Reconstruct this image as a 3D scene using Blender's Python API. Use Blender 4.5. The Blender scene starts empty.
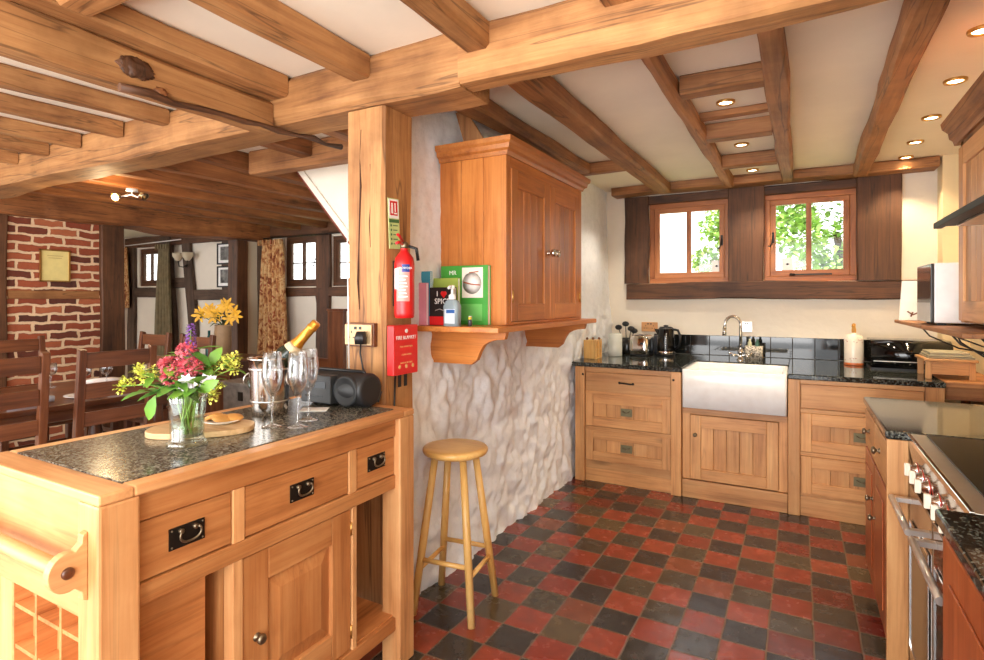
import bpy, bmesh, math, random
from mathutils import Vector, Matrix, noise
random.seed(7)
PI = math.pi
R = math.radians
col = bpy.context.scene.collection

# ------------------------------------------------------------------ camera
cam = bpy.data.objects.new('camera', bpy.data.cameras.new('camera'))
col.objects.link(cam)
cam.location = (0, 0, 1.38)
cam.rotation_euler = (R(90), 0, R(28.9))
cam.data.sensor_width = 36
cam.data.lens = 36 * 558 / 984
cam.data.shift_y = -30 / 984
cam.data.clip_start = .02
bpy.context.scene.camera = cam

# ------------------------------------------------------------------ world, sun, exposure
sc = bpy.context.scene
sc.view_settings.view_transform = 'Standard'
sc.view_settings.look = 'None'
sc.view_settings.gamma = 1
sc.view_settings.use_curve_mapping = False
sc.view_settings.exposure = 0.70
world = bpy.data.worlds.new('sky'); sc.world = world
world.use_nodes = True
bg = world.node_tree.nodes['Background']
bg.inputs['Color'].default_value = (.97, .985, 1, 1)
bg.inputs['Strength'].default_value = 2.35
SPOT_W = 17.0


def area(name, loc, rot, sx, sy, power, color=(1, .95, .88)):
    l = bpy.data.lights.new(name, 'AREA'); l.shape = 'RECTANGLE'; l.size = sx; l.size_y = sy
    l.energy = power; l.color = color
    o = bpy.data.objects.new(name, l); col.objects.link(o)
    o.location = loc; o.rotation_euler = rot
    return o


sun = bpy.data.objects.new('sun', bpy.data.lights.new('sun', 'SUN')); col.objects.link(sun)
sun.data.energy = 4.5; sun.data.angle = R(3); sun.data.color = (1, .97, .9); sun.rotation_euler = (R(24), 0, R(-18))
# daylight of an unseen window behind the camera; the dining one is added fill
area('daylight_behind', (-1.0, -1.25, 1.35), (R(90), 0, 0), 2.4, 1.5, 55, (1, .98, .96))
area('dining_fill', (-4.4, -1.7, 1.4), (R(90), 0, 0), 2.6, 1.8, 34)

# ------------------------------------------------------------------ materials
def lin(c):
    def f(v):
        v /= 255
        return v / 12.92 if v <= .04045 else ((v + .055) / 1.055) ** 2.4
    return (f(c[0]), f(c[1]), f(c[2]), 1)


_m = {}


def newmat(key):
    m = bpy.data.materials.new(key); m.use_nodes = True
    nt = m.node_tree
    return m, nt, nt.nodes['Principled BSDF']


def N(nt, t, **kw):
    n = nt.nodes.new(t)
    for k, v in kw.items():
        if k in n.inputs: n.inputs[k].default_value = v
        else: setattr(n, k, v)
    return n


def L(nt, a, b): nt.links.new(a, b)


def ramp(nt, stops):
    r = nt.nodes.new('ShaderNodeValToRGB')
    e = r.color_ramp.elements
    while len(e) < len(stops): e.new(.5)
    for i, (p, c) in enumerate(stops):
        e[i].position = p; e[i].color = c
    return r


def objcoord(nt, scale, rnd=True):
    tc = N(nt, 'ShaderNodeTexCoord')
    mp = N(nt, 'ShaderNodeMapping'); mp.inputs['Scale'].default_value = scale
    if rnd:
        oi = N(nt, 'ShaderNodeObjectInfo')
        mu = N(nt, 'ShaderNodeMath', operation='MULTIPLY'); mu.inputs[1].default_value = 37.
        L(nt, oi.outputs['Random'], mu.inputs[0])
        ad = N(nt, 'ShaderNodeVectorMath', operation='ADD')
        L(nt, tc.outputs['Object'], ad.inputs[0]); L(nt, mu.outputs[0], ad.inputs[1])
        L(nt, ad.outputs[0], mp.inputs['Vector'])
    else:
        L(nt, tc.outputs['Object'], mp.inputs['Vector'])
    return mp


def flat(key, c, rough=.5, metal=0, spec=.5, trans=0, emit=None, es=0, coat=0, var=0):
    if key in _m: return _m[key]
    m, nt, b = newmat(key)
    b.inputs['Base Color'].default_value = lin(c)
    b.inputs['Roughness'].default_value = rough
    b.inputs['Metallic'].default_value = metal
    b.inputs['Specular IOR Level'].default_value = spec
    b.inputs['Transmission Weight'].default_value = trans
    b.inputs['Coat Weight'].default_value = coat
    if emit:
        b.inputs['Emission Color'].default_value = lin(emit); b.inputs['Emission Strength'].default_value = es
    if True:
        v = var or .06
        mp = objcoord(nt, (14, 14, 14))
        n = N(nt, 'ShaderNodeTexNoise', Scale=1., Detail=3.)
        L(nt, mp.outputs[0], n.inputs['Vector'])
        a = lin(c); hi = tuple(min(1, x * (1 + v)) for x in a[:3]) + (1,); lo = tuple(x * (1 - v) for x in a[:3]) + (1,)
        r = ramp(nt, [(.3, lo), (.7, hi)])
        L(nt, n.outputs['Fac'], r.inputs[0]); L(nt, r.outputs[0], b.inputs['Base Color'])
    _m[key] = m
    return m


WOODS = {  # light, mid, dark, roughness, knot strength
    'island': ((218, 156, 98), (194, 126, 72), (142, 82, 42), .42, .6),
    'unit': ((222, 172, 116), (202, 146, 92), (154, 100, 58), .42, .5),
    'pine': ((216, 142, 74), (194, 118, 54), (152, 84, 36), .35, .35),
    'islandpale': ((230, 180, 124), (212, 152, 98), (166, 108, 64), .42, .5),  # paler oak pieces, with the near end's strong light put into the colour
    'darkjoist': ((184, 120, 68), (146, 90, 48), (84, 48, 24), .6, .7),
    'beam': ((206, 154, 98), (178, 124, 74), (116, 70, 38), .6, .8),
    'joist': ((192, 138, 86), (160, 106, 62), (98, 60, 34), .6, .8),
    'timber': ((122, 78, 48), (94, 60, 36), (54, 34, 20), .6, .6),
    'ash': ((112, 88, 70), (90, 68, 52), (56, 42, 32), .7, .5),
    'chair': ((140, 86, 52), (104, 58, 33), (58, 30, 17), .3, .3),
    'cherry': ((176, 96, 52), (150, 74, 36), (104, 46, 20), .3, .3),
    'stool': ((240, 198, 128), (228, 180, 104), (202, 146, 76), .32, .2),
    'board': ((236, 206, 164), (222, 186, 138), (192, 150, 102), .5, .2),
    'frame': ((208, 138, 84), (184, 112, 62), (134, 74, 38), .45, .3),
}


def W(kind, axis='x', g=1.):
    key = 'wood_%s_%s' % (kind, axis)
    if key in _m: return _m[key]
    c1, c2, c3, rough, kn = WOODS[kind]
    m, nt, b = newmat(key)
    s = {'x': (.55, 7, 7), 'y': (7, .55, 7), 'z': (7, 7, .55)}[axis]
    mp = objcoord(nt, s)
    n0 = N(nt, 'ShaderNodeTexNoise', Scale=1.3, Detail=2.)
    L(nt, mp.outputs[0], n0.inputs['Vector'])
    n1 = N(nt, 'ShaderNodeTexNoise', Scale=3.2, Detail=8., Roughness=.62, Distortion=.5)
    L(nt, mp.outputs[0], n1.inputs['Vector'])
    # fine pores
    s2 = tuple(v * 9 if v > 1 else v * 4 for v in s)
    mp2 = objcoord(nt, s2)
    n2 = N(nt, 'ShaderNodeTexNoise', Scale=1.5, Detail=3.)
    L(nt, mp2.outputs[0], n2.inputs['Vector'])
    r1 = ramp(nt, [(.32, lin(c3)), (.47, lin(c2)), (.66, lin(c1))])
    mx = N(nt, 'ShaderNodeMix', data_type='FLOAT'); mx.inputs[0].default_value = .4
    L(nt, n1.outputs['Fac'], mx.inputs[2]); L(nt, n0.outputs['Fac'], mx.inputs[3])
    mx2 = N(nt, 'ShaderNodeMix', data_type='FLOAT'); mx2.inputs[0].default_value = .22
    L(nt, mx.outputs[0], mx2.inputs[2]); L(nt, n2.outputs['Fac'], mx2.inputs[3])
    L(nt, mx2.outputs[0], r1.inputs[0])
    # knots and checks
    s3 = {'x': (1.2, 3.4, 3.4), 'y': (3.4, 1.2, 3.4), 'z': (3.4, 3.4, 1.2)}[axis]
    mp3 = objcoord(nt, s3)
    vo = N(nt, 'ShaderNodeTexVoronoi', Scale=1.15)
    L(nt, mp3.outputs[0], vo.inputs['Vector'])
    rk = ramp(nt, [(.03, (kn, kn, kn, 1)), (.13, (0, 0, 0, 1))])
    L(nt, vo.outputs['Distance'], rk.inputs[0])
    mc = N(nt, 'ShaderNodeMix', data_type='RGBA')
    L(nt, rk.outputs[0], mc.inputs[0]); L(nt, r1.outputs[0], mc.inputs[6]); mc.inputs[7].default_value = lin(tuple(v * .55 for v in c3))
    rustic = kind in ('beam', 'joist', 'timber', 'ash', 'darkjoist')
    s4 = {'x': (.5, 11, 11), 'y': (11, .5, 11), 'z': (11, 11, .5)}[axis]
    mp4 = objcoord(nt, s4); nc = N(nt, 'ShaderNodeTexNoise', Scale=1., Detail=3., Distortion=.3); L(nt, mp4.outputs[0], nc.inputs['Vector'])
    rc = ramp(nt, [(.488, (0, 0, 0, 1)), (.5, (1, 1, 1, 1)), (.512, (0, 0, 0, 1))]); L(nt, nc.outputs['Fac'], rc.inputs[0])
    mp5 = objcoord(nt, (1.6, 1.6, 1.6)); ns = N(nt, 'ShaderNodeTexNoise', Scale=1.6, Detail=5., Roughness=.6); L(nt, mp5.outputs[0], ns.inputs['Vector'])
    lo = .62 if rustic else .84
    rs_ = ramp(nt, [(.36, (lo, lo * .93, lo * .86, 1)), (.56, (1.0, 1.0, 1.0, 1))]); L(nt, ns.outputs['Fac'], rs_.inputs[0])
    ms = N(nt, 'ShaderNodeMix', data_type='RGBA', blend_type='MULTIPLY'); ms.inputs[0].default_value = 1.; L(nt, mc.outputs[2], ms.inputs[6]); L(nt, rs_.outputs[0], ms.inputs[7])
    cs_ = N(nt, 'ShaderNodeMath', operation='MULTIPLY'); cs_.inputs[1].default_value = .6 if rustic else .18
    L(nt, rc.outputs[0], cs_.inputs[0]); md = N(nt, 'ShaderNodeMix', data_type='RGBA'); L(nt, cs_.outputs[0], md.inputs[0]); L(nt, ms.outputs[2], md.inputs[6]); md.inputs[7].default_value = lin(tuple(v * .5 for v in c3))
    oi = N(nt, 'ShaderNodeObjectInfo'); mr = N(nt, 'ShaderNodeMapRange'); mr.inputs['To Min'].default_value = .84; mr.inputs['To Max'].default_value = 1.1
    L(nt, oi.outputs['Random'], mr.inputs['Value'])
    vm = N(nt, 'ShaderNodeVectorMath', operation='SCALE'); L(nt, md.outputs[2], vm.inputs[0]); L(nt, mr.outputs[0], vm.inputs['Scale'])
    L(nt, vm.outputs[0], b.inputs['Base Color'])
    b.inputs['Roughness'].default_value = rough
    bp = N(nt, 'ShaderNodeBump', Strength=.25 if kind not in ('beam', 'joist', 'timber', 'ash') else .55, Distance=.003 if kind not in ('beam', 'joist', 'timber', 'ash') else .012)
    L(nt, mx2.outputs[0], bp.inputs['Height']); L(nt, bp.outputs[0], b.inputs['Normal'])
    _m[key] = m
    return m


def plaster(key, c, bump=.25, sc_=3.):
    if key in _m: return _m[key]
    m, nt, b = newmat(key)
    mp = objcoord(nt, (sc_, sc_, sc_), False)
    n = N(nt, 'ShaderNodeTexNoise', Scale=1., Detail=6.)
    L(nt, mp.outputs[0], n.inputs['Vector'])
    a = lin(c)
    r = ramp(nt, [(.35, tuple(x * .94 for x in a[:3]) + (1,)), (.65, a)])
    L(nt, n.outputs['Fac'], r.inputs[0]); L(nt, r.outputs[0], b.inputs['Base Color'])
    n2 = N(nt, 'ShaderNodeTexNoise', Scale=7., Detail=5.); L(nt, mp.outputs[0], n2.inputs['Vector'])
    bp = N(nt, 'ShaderNodeBump', Strength=bump, Distance=.01)
    L(nt, n2.outputs['Fac'], bp.inputs['Height']); L(nt, bp.outputs[0], b.inputs['Normal'])
    b.inputs['Roughness'].default_value = .85
    _m[key] = m
    return m


def granite(key, dark, light, spots, scale=150, rough=.12, lo=.45, hi=.62):
    m, nt, b = newmat(key)
    mp = objcoord(nt, (1, 1, 1), False)
    v = N(nt, 'ShaderNodeTexVoronoi', Scale=scale); L(nt, mp.outputs[0], v.inputs['Vector'])
    n = N(nt, 'ShaderNodeTexNoise', Scale=scale * .7, Detail=4.); L(nt, mp.outputs[0], n.inputs['Vector'])
    sep = N(nt, 'ShaderNodeSeparateColor'); L(nt, v.outputs['Color'], sep.inputs[0])
    mx = N(nt, 'ShaderNodeMix', data_type='FLOAT'); mx.inputs[0].default_value = .5
    L(nt, sep.outputs[0], mx.inputs[2]); L(nt, n.outputs['Fac'], mx.inputs[3])
    r = ramp(nt, [(.25, lin(dark)), (lo, lin(light)), (hi, lin(spots)), (.72, lin(dark))])
    L(nt, mx.outputs[0], r.inputs[0]); L(nt, r.outputs[0], b.inputs['Base Color'])
    b.inputs['Roughness'].default_value = rough
    return m


M_islgran = granite('granite_speckled', (40, 38, 35), (92, 87, 76), (150, 144, 128), 170, .2)
M_blkgran = granite('granite_black', (16, 18, 17), (34, 38, 36), (110, 112, 104), 130, .07, .55, .68)

P_ceil = plaster('plaster_ceiling', (252, 242, 221), .1)
P_wall = plaster('plaster_wall', (244, 234, 218), .3)
P_warm = plaster('plaster_warm', (246, 226, 184), .3)
P_cream = plaster('plaster_cream', (240, 226, 196), .2)


def floor_mat():
    m, nt, b = newmat('quarry_tiles')
    tc = N(nt, 'ShaderNodeTexCoord')
    mp = N(nt, 'ShaderNodeMapping')
    p = .1655
    mp.inputs['Scale'].default_value = (1 / p, 1 / p, 1)
    mp.inputs['Location'].default_value = (-.049 / p + 40, -2.606 / p + 40, 0)
    # slight wobble of the joints
    nz = N(nt, 'ShaderNodeTexNoise', Scale=5., Detail=2.); L(nt, tc.outputs['Object'], nz.inputs['Vector'])
    sb = N(nt, 'ShaderNodeVectorMath', operation='SUBTRACT'); sb.inputs[1].default_value = (.5, .5, .5)
    L(nt, nz.outputs['Color'], sb.inputs[0])
    sc1 = N(nt, 'ShaderNodeVectorMath', operation='SCALE'); sc1.inputs['Scale'].default_value = .012
    L(nt, sb.outputs[0], sc1.inputs[0])
    ad = N(nt, 'ShaderNodeVectorMath', operation='ADD'); L(nt, tc.outputs['Object'], ad.inputs[0]); L(nt, sc1.outputs[0], ad.inputs[1])
    L(nt, ad.outputs[0], mp.inputs['Vector'])
    fl = N(nt, 'ShaderNodeVectorMath', operation='FLOOR'); L(nt, mp.outputs[0], fl.inputs[0])
    fr = N(nt, 'ShaderNodeVectorMath', operation='FRACTION'); L(nt, mp.outputs[0], fr.inputs[0])
    sp = N(nt, 'ShaderNodeSeparateXYZ'); L(nt, fl.outputs[0], sp.inputs[0])
    su = N(nt, 'ShaderNodeMath', operation='ADD'); L(nt, sp.outputs[0], su.inputs[0]); L(nt, sp.outputs[1], su.inputs[1])
    mo = N(nt, 'ShaderNodeMath', operation='PINGPONG'); mo.inputs[1].default_value = 1.; L(nt, su.outputs[0], mo.inputs[0])
    cb = N(nt, 'ShaderNodeCombineXYZ'); L(nt, sp.outputs[0], cb.inputs[0]); L(nt, sp.outputs[1], cb.inputs[1])
    wn = N(nt, 'ShaderNodeTexWhiteNoise', noise_dimensions='2D'); L(nt, cb.outputs[0], wn.inputs['Vector'])
    red = ramp(nt, [(0, lin((100, 34, 26))), (.35, lin((126, 46, 32))), (.75, lin((142, 58, 38))), (1, lin((118, 60, 38)))])
    blk = ramp(nt, [(0, lin((36, 30, 32))), (.5, lin((50, 43, 40))), (.85, lin((66, 57, 44))), (1, lin((88, 70, 46)))])
    L(nt, wn.outputs['Value'], red.inputs[0]); L(nt, wn.outputs['Value'], blk.inputs[0])
    mx = N(nt, 'ShaderNodeMix', data_type='RGBA'); L(nt, mo.outputs[0], mx.inputs[0]); L(nt, red.outputs[0], mx.inputs[6]); L(nt, blk.outputs[0], mx.inputs[7])
    n2 = N(nt, 'ShaderNodeTexNoise', Scale=14., Detail=6.); L(nt, tc.outputs['Object'], n2.inputs['Vector'])
    r2 = ramp(nt, [(.3, (.72, .72, .72, 1)), (.7, (1.1, 1.1, 1.1, 1))]); L(nt, n2.outputs['Fac'], r2.inputs[0])
    ml = N(nt, 'ShaderNodeMix', data_type='RGBA', blend_type='MULTIPLY'); ml.inputs[0].default_value = 1.
    L(nt, mx.outputs[2], ml.inputs[6]); L(nt, r2.outputs[0], ml.inputs[7])
    # joints
    s2 = N(nt, 'ShaderNodeSeparateXYZ'); L(nt, fr.outputs[0], s2.inputs[0])
    ds = []
    for i in (0, 1):
        a = N(nt, 'ShaderNodeMath', operation='SUBTRACT'); a.inputs[1].default_value = .5; L(nt, s2.outputs[i], a.inputs[0])
        c = N(nt, 'ShaderNodeMath', operation='ABSOLUTE'); L(nt, a.outputs[0], c.inputs[0]); ds.append(c)
    mxm = N(nt, 'ShaderNodeMath', operation='MAXIMUM'); L(nt, ds[0].outputs[0], mxm.inputs[0]); L(nt, ds[1].outputs[0], mxm.inputs[1])
    jr = ramp(nt, [(.474, (0, 0, 0, 1)), (.486, (1, 1, 1, 1))]); L(nt, mxm.outputs[0], jr.inputs[0])
    fm = N(nt, 'ShaderNodeMix', data_type='RGBA'); L(nt, jr.outputs[0], fm.inputs[0]); L(nt, ml.outputs[2], fm.inputs[6]); fm.inputs[7].default_value = lin((104, 80, 62))
    L(nt, fm.outputs[2], b.inputs['Base Color'])
    rr = ramp(nt, [(.3, (.16, .16, .16, 1)), (.75, (.34, .34, .34, 1))]); L(nt, n2.outputs['Fac'], rr.inputs[0])
    L(nt, rr.outputs[0], b.inputs['Roughness'])
    n3 = N(nt, 'ShaderNodeTexNoise', Scale=9., Detail=2.); L(nt, tc.outputs['Object'], n3.inputs['Vector'])
    h = N(nt, 'ShaderNodeMath', operation='SUBTRACT'); L(nt, n3.outputs['Fac'], h.inputs[0]); L(nt, jr.outputs[0], h.inputs[1])
    bp = N(nt, 'ShaderNodeBump', Strength=.35, Distance=.006); L(nt, h.outputs[0], bp.inputs['Height']); L(nt, bp.outputs[0], b.inputs['Normal'])
    return m


def brick_mat():
    m, nt, b = newmat('old_brick')
    tc = N(nt, 'ShaderNodeTexCoord')
    sp = N(nt, 'ShaderNodeSeparateXYZ'); L(nt, tc.outputs['Object'], sp.inputs[0])
    cb = N(nt, 'ShaderNodeCombineXYZ'); L(nt, sp.outputs[1], cb.inputs[0]); L(nt, sp.outputs[2], cb.inputs[1]); L(nt, sp.outputs[0], cb.inputs[2])
    nz = N(nt, 'ShaderNodeTexNoise', Scale=9., Detail=3.); L(nt, cb.outputs[0], nz.inputs['Vector'])
    sb = N(nt, 'ShaderNodeVectorMath', operation='SUBTRACT'); sb.inputs[1].default_value = (.5, .5, .5); L(nt, nz.outputs['Color'], sb.inputs[0])
    s1 = N(nt, 'ShaderNodeVectorMath', operation='SCALE'); s1.inputs['Scale'].default_value = .05; L(nt, sb.outputs[0], s1.inputs[0])
    ad = N(nt, 'ShaderNodeVectorMath', operation='ADD'); L(nt, cb.outputs[0], ad.inputs[0]); L(nt, s1.outputs[0], ad.inputs[1])
    br = N(nt, 'ShaderNodeTexBrick')
    br.inputs['Scale'].default_value = 1.
    br.inputs['Brick Width'].default_value = .25
    br.inputs['Row Height'].default_value = .083
    br.inputs['Mortar Size'].default_value = .0135
    br.inputs['Mortar Smooth'].default_value = .25
    br.inputs['Bias'].default_value = .1
    br.inputs['Color1'].default_value = (0, 0, 0, 1); br.inputs['Color2'].default_value = (1, 1, 1, 1)
    br.inputs['Mortar'].default_value = (.5, .5, .5, 1)
    L(nt, ad.outputs[0], br.inputs['Vector'])
    rb = ramp(nt, [(.1, lin((62, 44, 38))), (.25, lin((104, 56, 42))), (.45, lin((144, 70, 46))), (.65, lin((168, 86, 56))), (.9, lin((186, 108, 72)))])
    n4 = N(nt, 'ShaderNodeTexNoise', Scale=26., Detail=5.); L(nt, cb.outputs[0], n4.inputs['Vector'])
    mm = N(nt, 'ShaderNodeMix', data_type='RGBA'); mm.inputs[0].default_value = .22
    L(nt, br.outputs['Color'], mm.inputs[6]); L(nt, n4.outputs['Color'], mm.inputs[7])
    L(nt, mm.outputs[2], rb.inputs[0])
    fm = N(nt, 'ShaderNodeMix', data_type='RGBA'); L(nt, br.outputs['Fac'], fm.inputs[0]); L(nt, rb.outputs[0], fm.inputs[6]); fm.inputs[7].default_value = lin((240, 208, 170))
    L(nt, fm.outputs[2], b.inputs['Base Color'])
    h = N(nt, 'ShaderNodeMath', operation='MULTIPLY_ADD'); h.inputs[1].default_value = -1.; L(nt, br.outputs['Fac'], h.inputs[0]); L(nt, n4.outputs['Fac'], h.inputs[2])
    bp = N(nt, 'ShaderNodeBump', Strength=.8, Distance=.012); L(nt, h.outputs[0], bp.inputs['Height']); L(nt, bp.outputs[0], b.inputs['Normal'])
    b.inputs['Roughness'].default_value = .85
    return m


def clear_glass(key, tint=(1, 1, 1), refl=.9, edge=.0, lo=.04):
    """thin clear glass: see-through with a facing-dependent mirror coat"""
    if key in _m: return _m[key]
    m, nt, b = newmat(key)
    nt.nodes.remove(b)
    out = nt.nodes['Material Output']
    tr = N(nt, 'ShaderNodeBsdfTransparent'); tr.inputs[0].default_value = tint + (1,)
    gl = N(nt, 'ShaderNodeBsdfGlossy'); gl.inputs['Roughness'].default_value = .03
    lw = N(nt, 'ShaderNodeLayerWeight'); lw.inputs['Blend'].default_value = .35
    mr = N(nt, 'ShaderNodeMapRange'); mr.inputs['To Min'].default_value = lo; mr.inputs['To Max'].default_value = refl
    L(nt, lw.outputs['Facing'], mr.inputs['Value'])
    mx = N(nt, 'ShaderNodeMixShader'); L(nt, mr.outputs[0], mx.inputs[0]); L(nt, tr.outputs[0], mx.inputs[1]); L(nt, gl.outputs[0], mx.inputs[2])
    L(nt, mx.outputs[0], out.inputs['Surface'])
    _m[key] = m
    return m


def foliage_mat(key, a, b_):
    m, nt, b = newmat(key)
    mp = objcoord(nt, (2, 2, 2))
    n = N(nt, 'ShaderNodeTexNoise', Scale=3., Detail=4.); L(nt, mp.outputs[0], n.inputs['Vector'])
    r = ramp(nt, [(.35, lin(a)), (.65, lin(b_))]); L(nt, n.outputs['Fac'], r.inputs[0]); L(nt, r.outputs[0], b.inputs['Base Color'])
    b.inputs['Roughness'].default_value = .5
    b.inputs['Subsurface Weight'].default_value = 0
    return m


def curtain_mat():
    m, nt, b = newmat('floral_cloth')
    mp = objcoord(nt, (6, 6, 4))
    n = N(nt, 'ShaderNodeTexNoise', Scale=2.2, Detail=5., Distortion=1.2); L(nt, mp.outputs[0], n.inputs['Vector'])
    r = ramp(nt, [(.36, lin((128, 62, 34))), (.46, lin((196, 138, 84))), (.56, lin((222, 186, 132))), (.66, lin((160, 78, 44)))])
    L(nt, n.outputs['Fac'], r.inputs[0]); L(nt, r.outputs[0], b.inputs['Base Color']); b.inputs['Roughness'].default_value = .9
    return m


M_steel = flat('steel', (214, 208, 200), .3, .9)
M_chrome = flat('chrome', (225, 222, 218), .08, 1)
M_iron = flat('blackened_iron', (60, 54, 48), .4, .8)
M_pewter = flat('pewter', (136, 122, 100), .35, .9)
M_brass = flat('brass', (206, 160, 90), .3, .9)
M_black = flat('black_plastic', (26, 26, 28), .35)
M_blackgloss = flat('black_gloss', (12, 12, 13), .06)
M_white = flat('white_enamel', (248, 246, 242), .18)
M_cer = flat('white_ceramic', (252, 250, 246), .12)
M_paper = flat('paper', (250, 248, 244), .7)
M_pane = clear_glass('window_glass', (1, 1, 1), .5)
M_glass = clear_glass('drinking_glass', (.95, .955, .96), .9, 0, .07)
M_vase = clear_glass('crystal', (.9, .94, .9), .55, 0, .04)
M_red = flat('signal_red', (206, 28, 30), .3)


# ------------------------------------------------------------------ mesh builder
class M:
    def __init__(s, T=None):
        s.bm = bmesh.new(); s.T = T or Matrix()

    def _f(s, vs, mi, smooth):
        try:
            f = s.bm.faces.new(vs); f.material_index = mi; f.smooth = smooth
        except ValueError: pass

    def v(s, co): return s.bm.verts.new(s.T @ Vector(co))

    def box(s, x0, x1, y0, y1, z0, z1, mi=0):
        c = [s.v((x, y, z)) for x in (x0, x1) for y in (y0, y1) for z in (z0, z1)]
        for f in ((0, 1, 3, 2), (4, 6, 7, 5), (0, 4, 5, 1), (2, 3, 7, 6), (0, 2, 6, 4), (1, 5, 7, 3)):
            s._f([c[i] for i in f], mi, False)
        return s

    def hexa(s, pts, mi=0):
        c = [s.v(p) for p in pts]  # bottom 4 ccw, top 4 ccw
        for f in ((3, 2, 1, 0), (4, 5, 6, 7), (0, 1, 5, 4), (1, 2, 6, 5), (2, 3, 7, 6), (3, 0, 4, 7)):
            s._f([c[i] for i in f], mi, False)
        return s

    def prism(s, poly, axis, a, b, mi=0, smooth=False):
        def mk(p, t):
            return {'x': (t, p[0], p[1]), 'y': (p[0], t, p[1]), 'z': (p[0], p[1], t)}[axis]
        A = [s.v(mk(p, a)) for p in poly]; B = [s.v(mk(p, b)) for p in poly]
        n = len(poly)
        s._f(A[::-1], mi, False); s._f(B, mi, False)
        for i in range(n):
            s._f([A[i], A[(i + 1) % n], B[(i + 1) % n], B[i]], mi, smooth)
        return s

    def tube(s, pts, r, seg=10, mi=0, cap=True, rs=None):
        pts = [Vector(p) for p in pts]; rings = []
        up = None
        for i, p in enumerate(pts):
            d = (pts[min(i + 1, len(pts) - 1)] - pts[max(i - 1, 0)]).normalized()
            if up is None:
                up = Vector((0, 0, 1)) if abs(d.z) < .9 else Vector((1, 0, 0))
            u = d.cross(up).normalized(); w = u.cross(d).normalized(); up = w
            rr = rs[i] if rs else r
            rings.append([s.v(p + (u * math.cos(2 * PI * k / seg) + w * math.sin(2 * PI * k / seg)) * rr) for k in range(seg)])
        for a, b in zip(rings, rings[1:]):
            for k in range(seg): s._f([a[k], a[(k + 1) % seg], b[(k + 1) % seg], b[k]], mi, True)
        if cap:
            s._f(rings[0][::-1], mi, False); s._f(rings[-1], mi, False)
        return s

    def lathe(s, prof, c=(0, 0, 0), seg=28, mi=0, axis=None, smooth=True, flute=0, nf=8):
        c = Vector(c)
        Q = Vector((0, 0, 1)).rotation_difference(Vector(axis)).to_matrix() if axis else Matrix.Identity(3)
        rings = []
        for r, z in prof:
            if r < 1e-5: rings.append([s.v(c + Q @ Vector((0, 0, z)))])
            else:
                rings.append([s.v(c + Q @ Vector((r * (1 + flute * math.cos(nf * 2 * PI * k / seg)) * math.cos(2 * PI * k / seg), r * (1 + flute * math.cos(nf * 2 * PI * k / seg)) * math.sin(2 * PI * k / seg), z))) for k in range(seg)])
        for a, b in zip(rings, rings[1:]):
            for k in range(seg):
                if len(a) == 1 and len(b) == 1: continue
                if len(a) == 1: s._f([a[0], b[(k + 1) % seg], b[k]][::-1], mi, smooth)
                elif len(b) == 1: s._f([a[k], a[(k + 1) % seg], b[0]], mi, smooth)
                else: s._f([a[k], a[(k + 1) % seg], b[(k + 1) % seg], b[k]], mi, smooth)
        return s

    def ball(s, c, r, seg=12, mi=0, sq=(1, 1, 1)):
        n = seg // 2
        c = Vector(c); rings = []
        for i in range(n + 1):
            t = PI * i / n
            if i in (0, n): rings.append([s.v(c + Vector((0, 0, math.cos(t) * r * sq[2])))])
            else: rings.append([s.v(c + Vector((math.sin(t) * math.cos(2 * PI * k / seg) * r * sq[0], math.sin(t) * math.sin(2 * PI * k / seg) * r * sq[1], math.cos(t) * r * sq[2]))) for k in range(seg)])
        for a, b in zip(rings, rings[1:]):
            for k in range(seg):
                if len(a) == 1: s._f([a[0], b[k], b[(k + 1) % seg]], mi, True)
                elif len(b) == 1: s._f([a[k], b[0], a[(k + 1) % seg]], mi, True)
                else: s._f([a[k], b[k], b[(k + 1) % seg], a[(k + 1) % seg]], mi, True)
        return s

    def leaf(s, p, d, ln, w, mi=0, up=None, curl=.2):
        """thin folded leaf"""
        p = Vector(p); d = Vector(d).normalized()
        up = Vector(up) if up else Vector((0, 0, 1))
        if abs(d.dot(up)) > .95: up = Vector((1, 0, 0))
        u = d.cross(up).normalized(); w_ = u.cross(d).normalized()
        prof = [(0, .08), (.3, .8), (.6, 1.), (.85, .55), (1, 0)]
        c = []; l_ = []; r_ = []
        for t, k in prof:
            q = p + d * ln * t - w_ * curl * ln * t * t
            c.append(s.v(q)); l_.append(s.v(q + u * w * k / 2 + w_ * w * .12 * k)); r_.append(s.v(q - u * w * k / 2 + w_ * w * .12 * k))
        for i in range(4):
            s._f([c[i], c[i + 1], l_[i + 1], l_[i]], mi, True); s._f([c[i], r_[i], r_[i + 1], c[i + 1]], mi, True)
        return s

    def build(s, name, mats, parent=None, bevel=0, kind=None, label=None, cat=None, group=None, origin=None, doub=False, solid=0):
        if not isinstance(mats, (list, tuple)): mats = [mats]
        bm = s.bm
        bmesh.ops.recalc_face_normals(bm, faces=bm.faces)
        if parent is not None:
            off = Vector(parent.get('_w', (0, 0, 0)))
            loc = Vector((0, 0, 0))
        else:
            if origin is None:
                xs = [v.co.x for v in bm.verts]; ys = [v.co.y for v in bm.verts]; zs = [v.co.z for v in bm.verts]
                off = Vector(((min(xs) + max(xs)) / 2, (min(ys) + max(ys)) / 2, min(zs)))
            else: off = Vector(origin)
            loc = off
        for v in bm.verts: v.co -= off
        me = bpy.data.meshes.new(name); bm.to_mesh(me); bm.free()
        for m in mats: me.materials.append(m)
        o = bpy.data.objects.new(name, me); col.objects.link(o)
        o.location = loc; o['_w'] = tuple(off)
        if parent is not None: o.parent = parent
        if bevel:
            b = o.modifiers.new('bevel', 'BEVEL'); b.width = bevel; b.segments = 2; b.limit_method = 'ANGLE'; b.angle_limit = R(40)
            b.harden_normals = False
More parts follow.
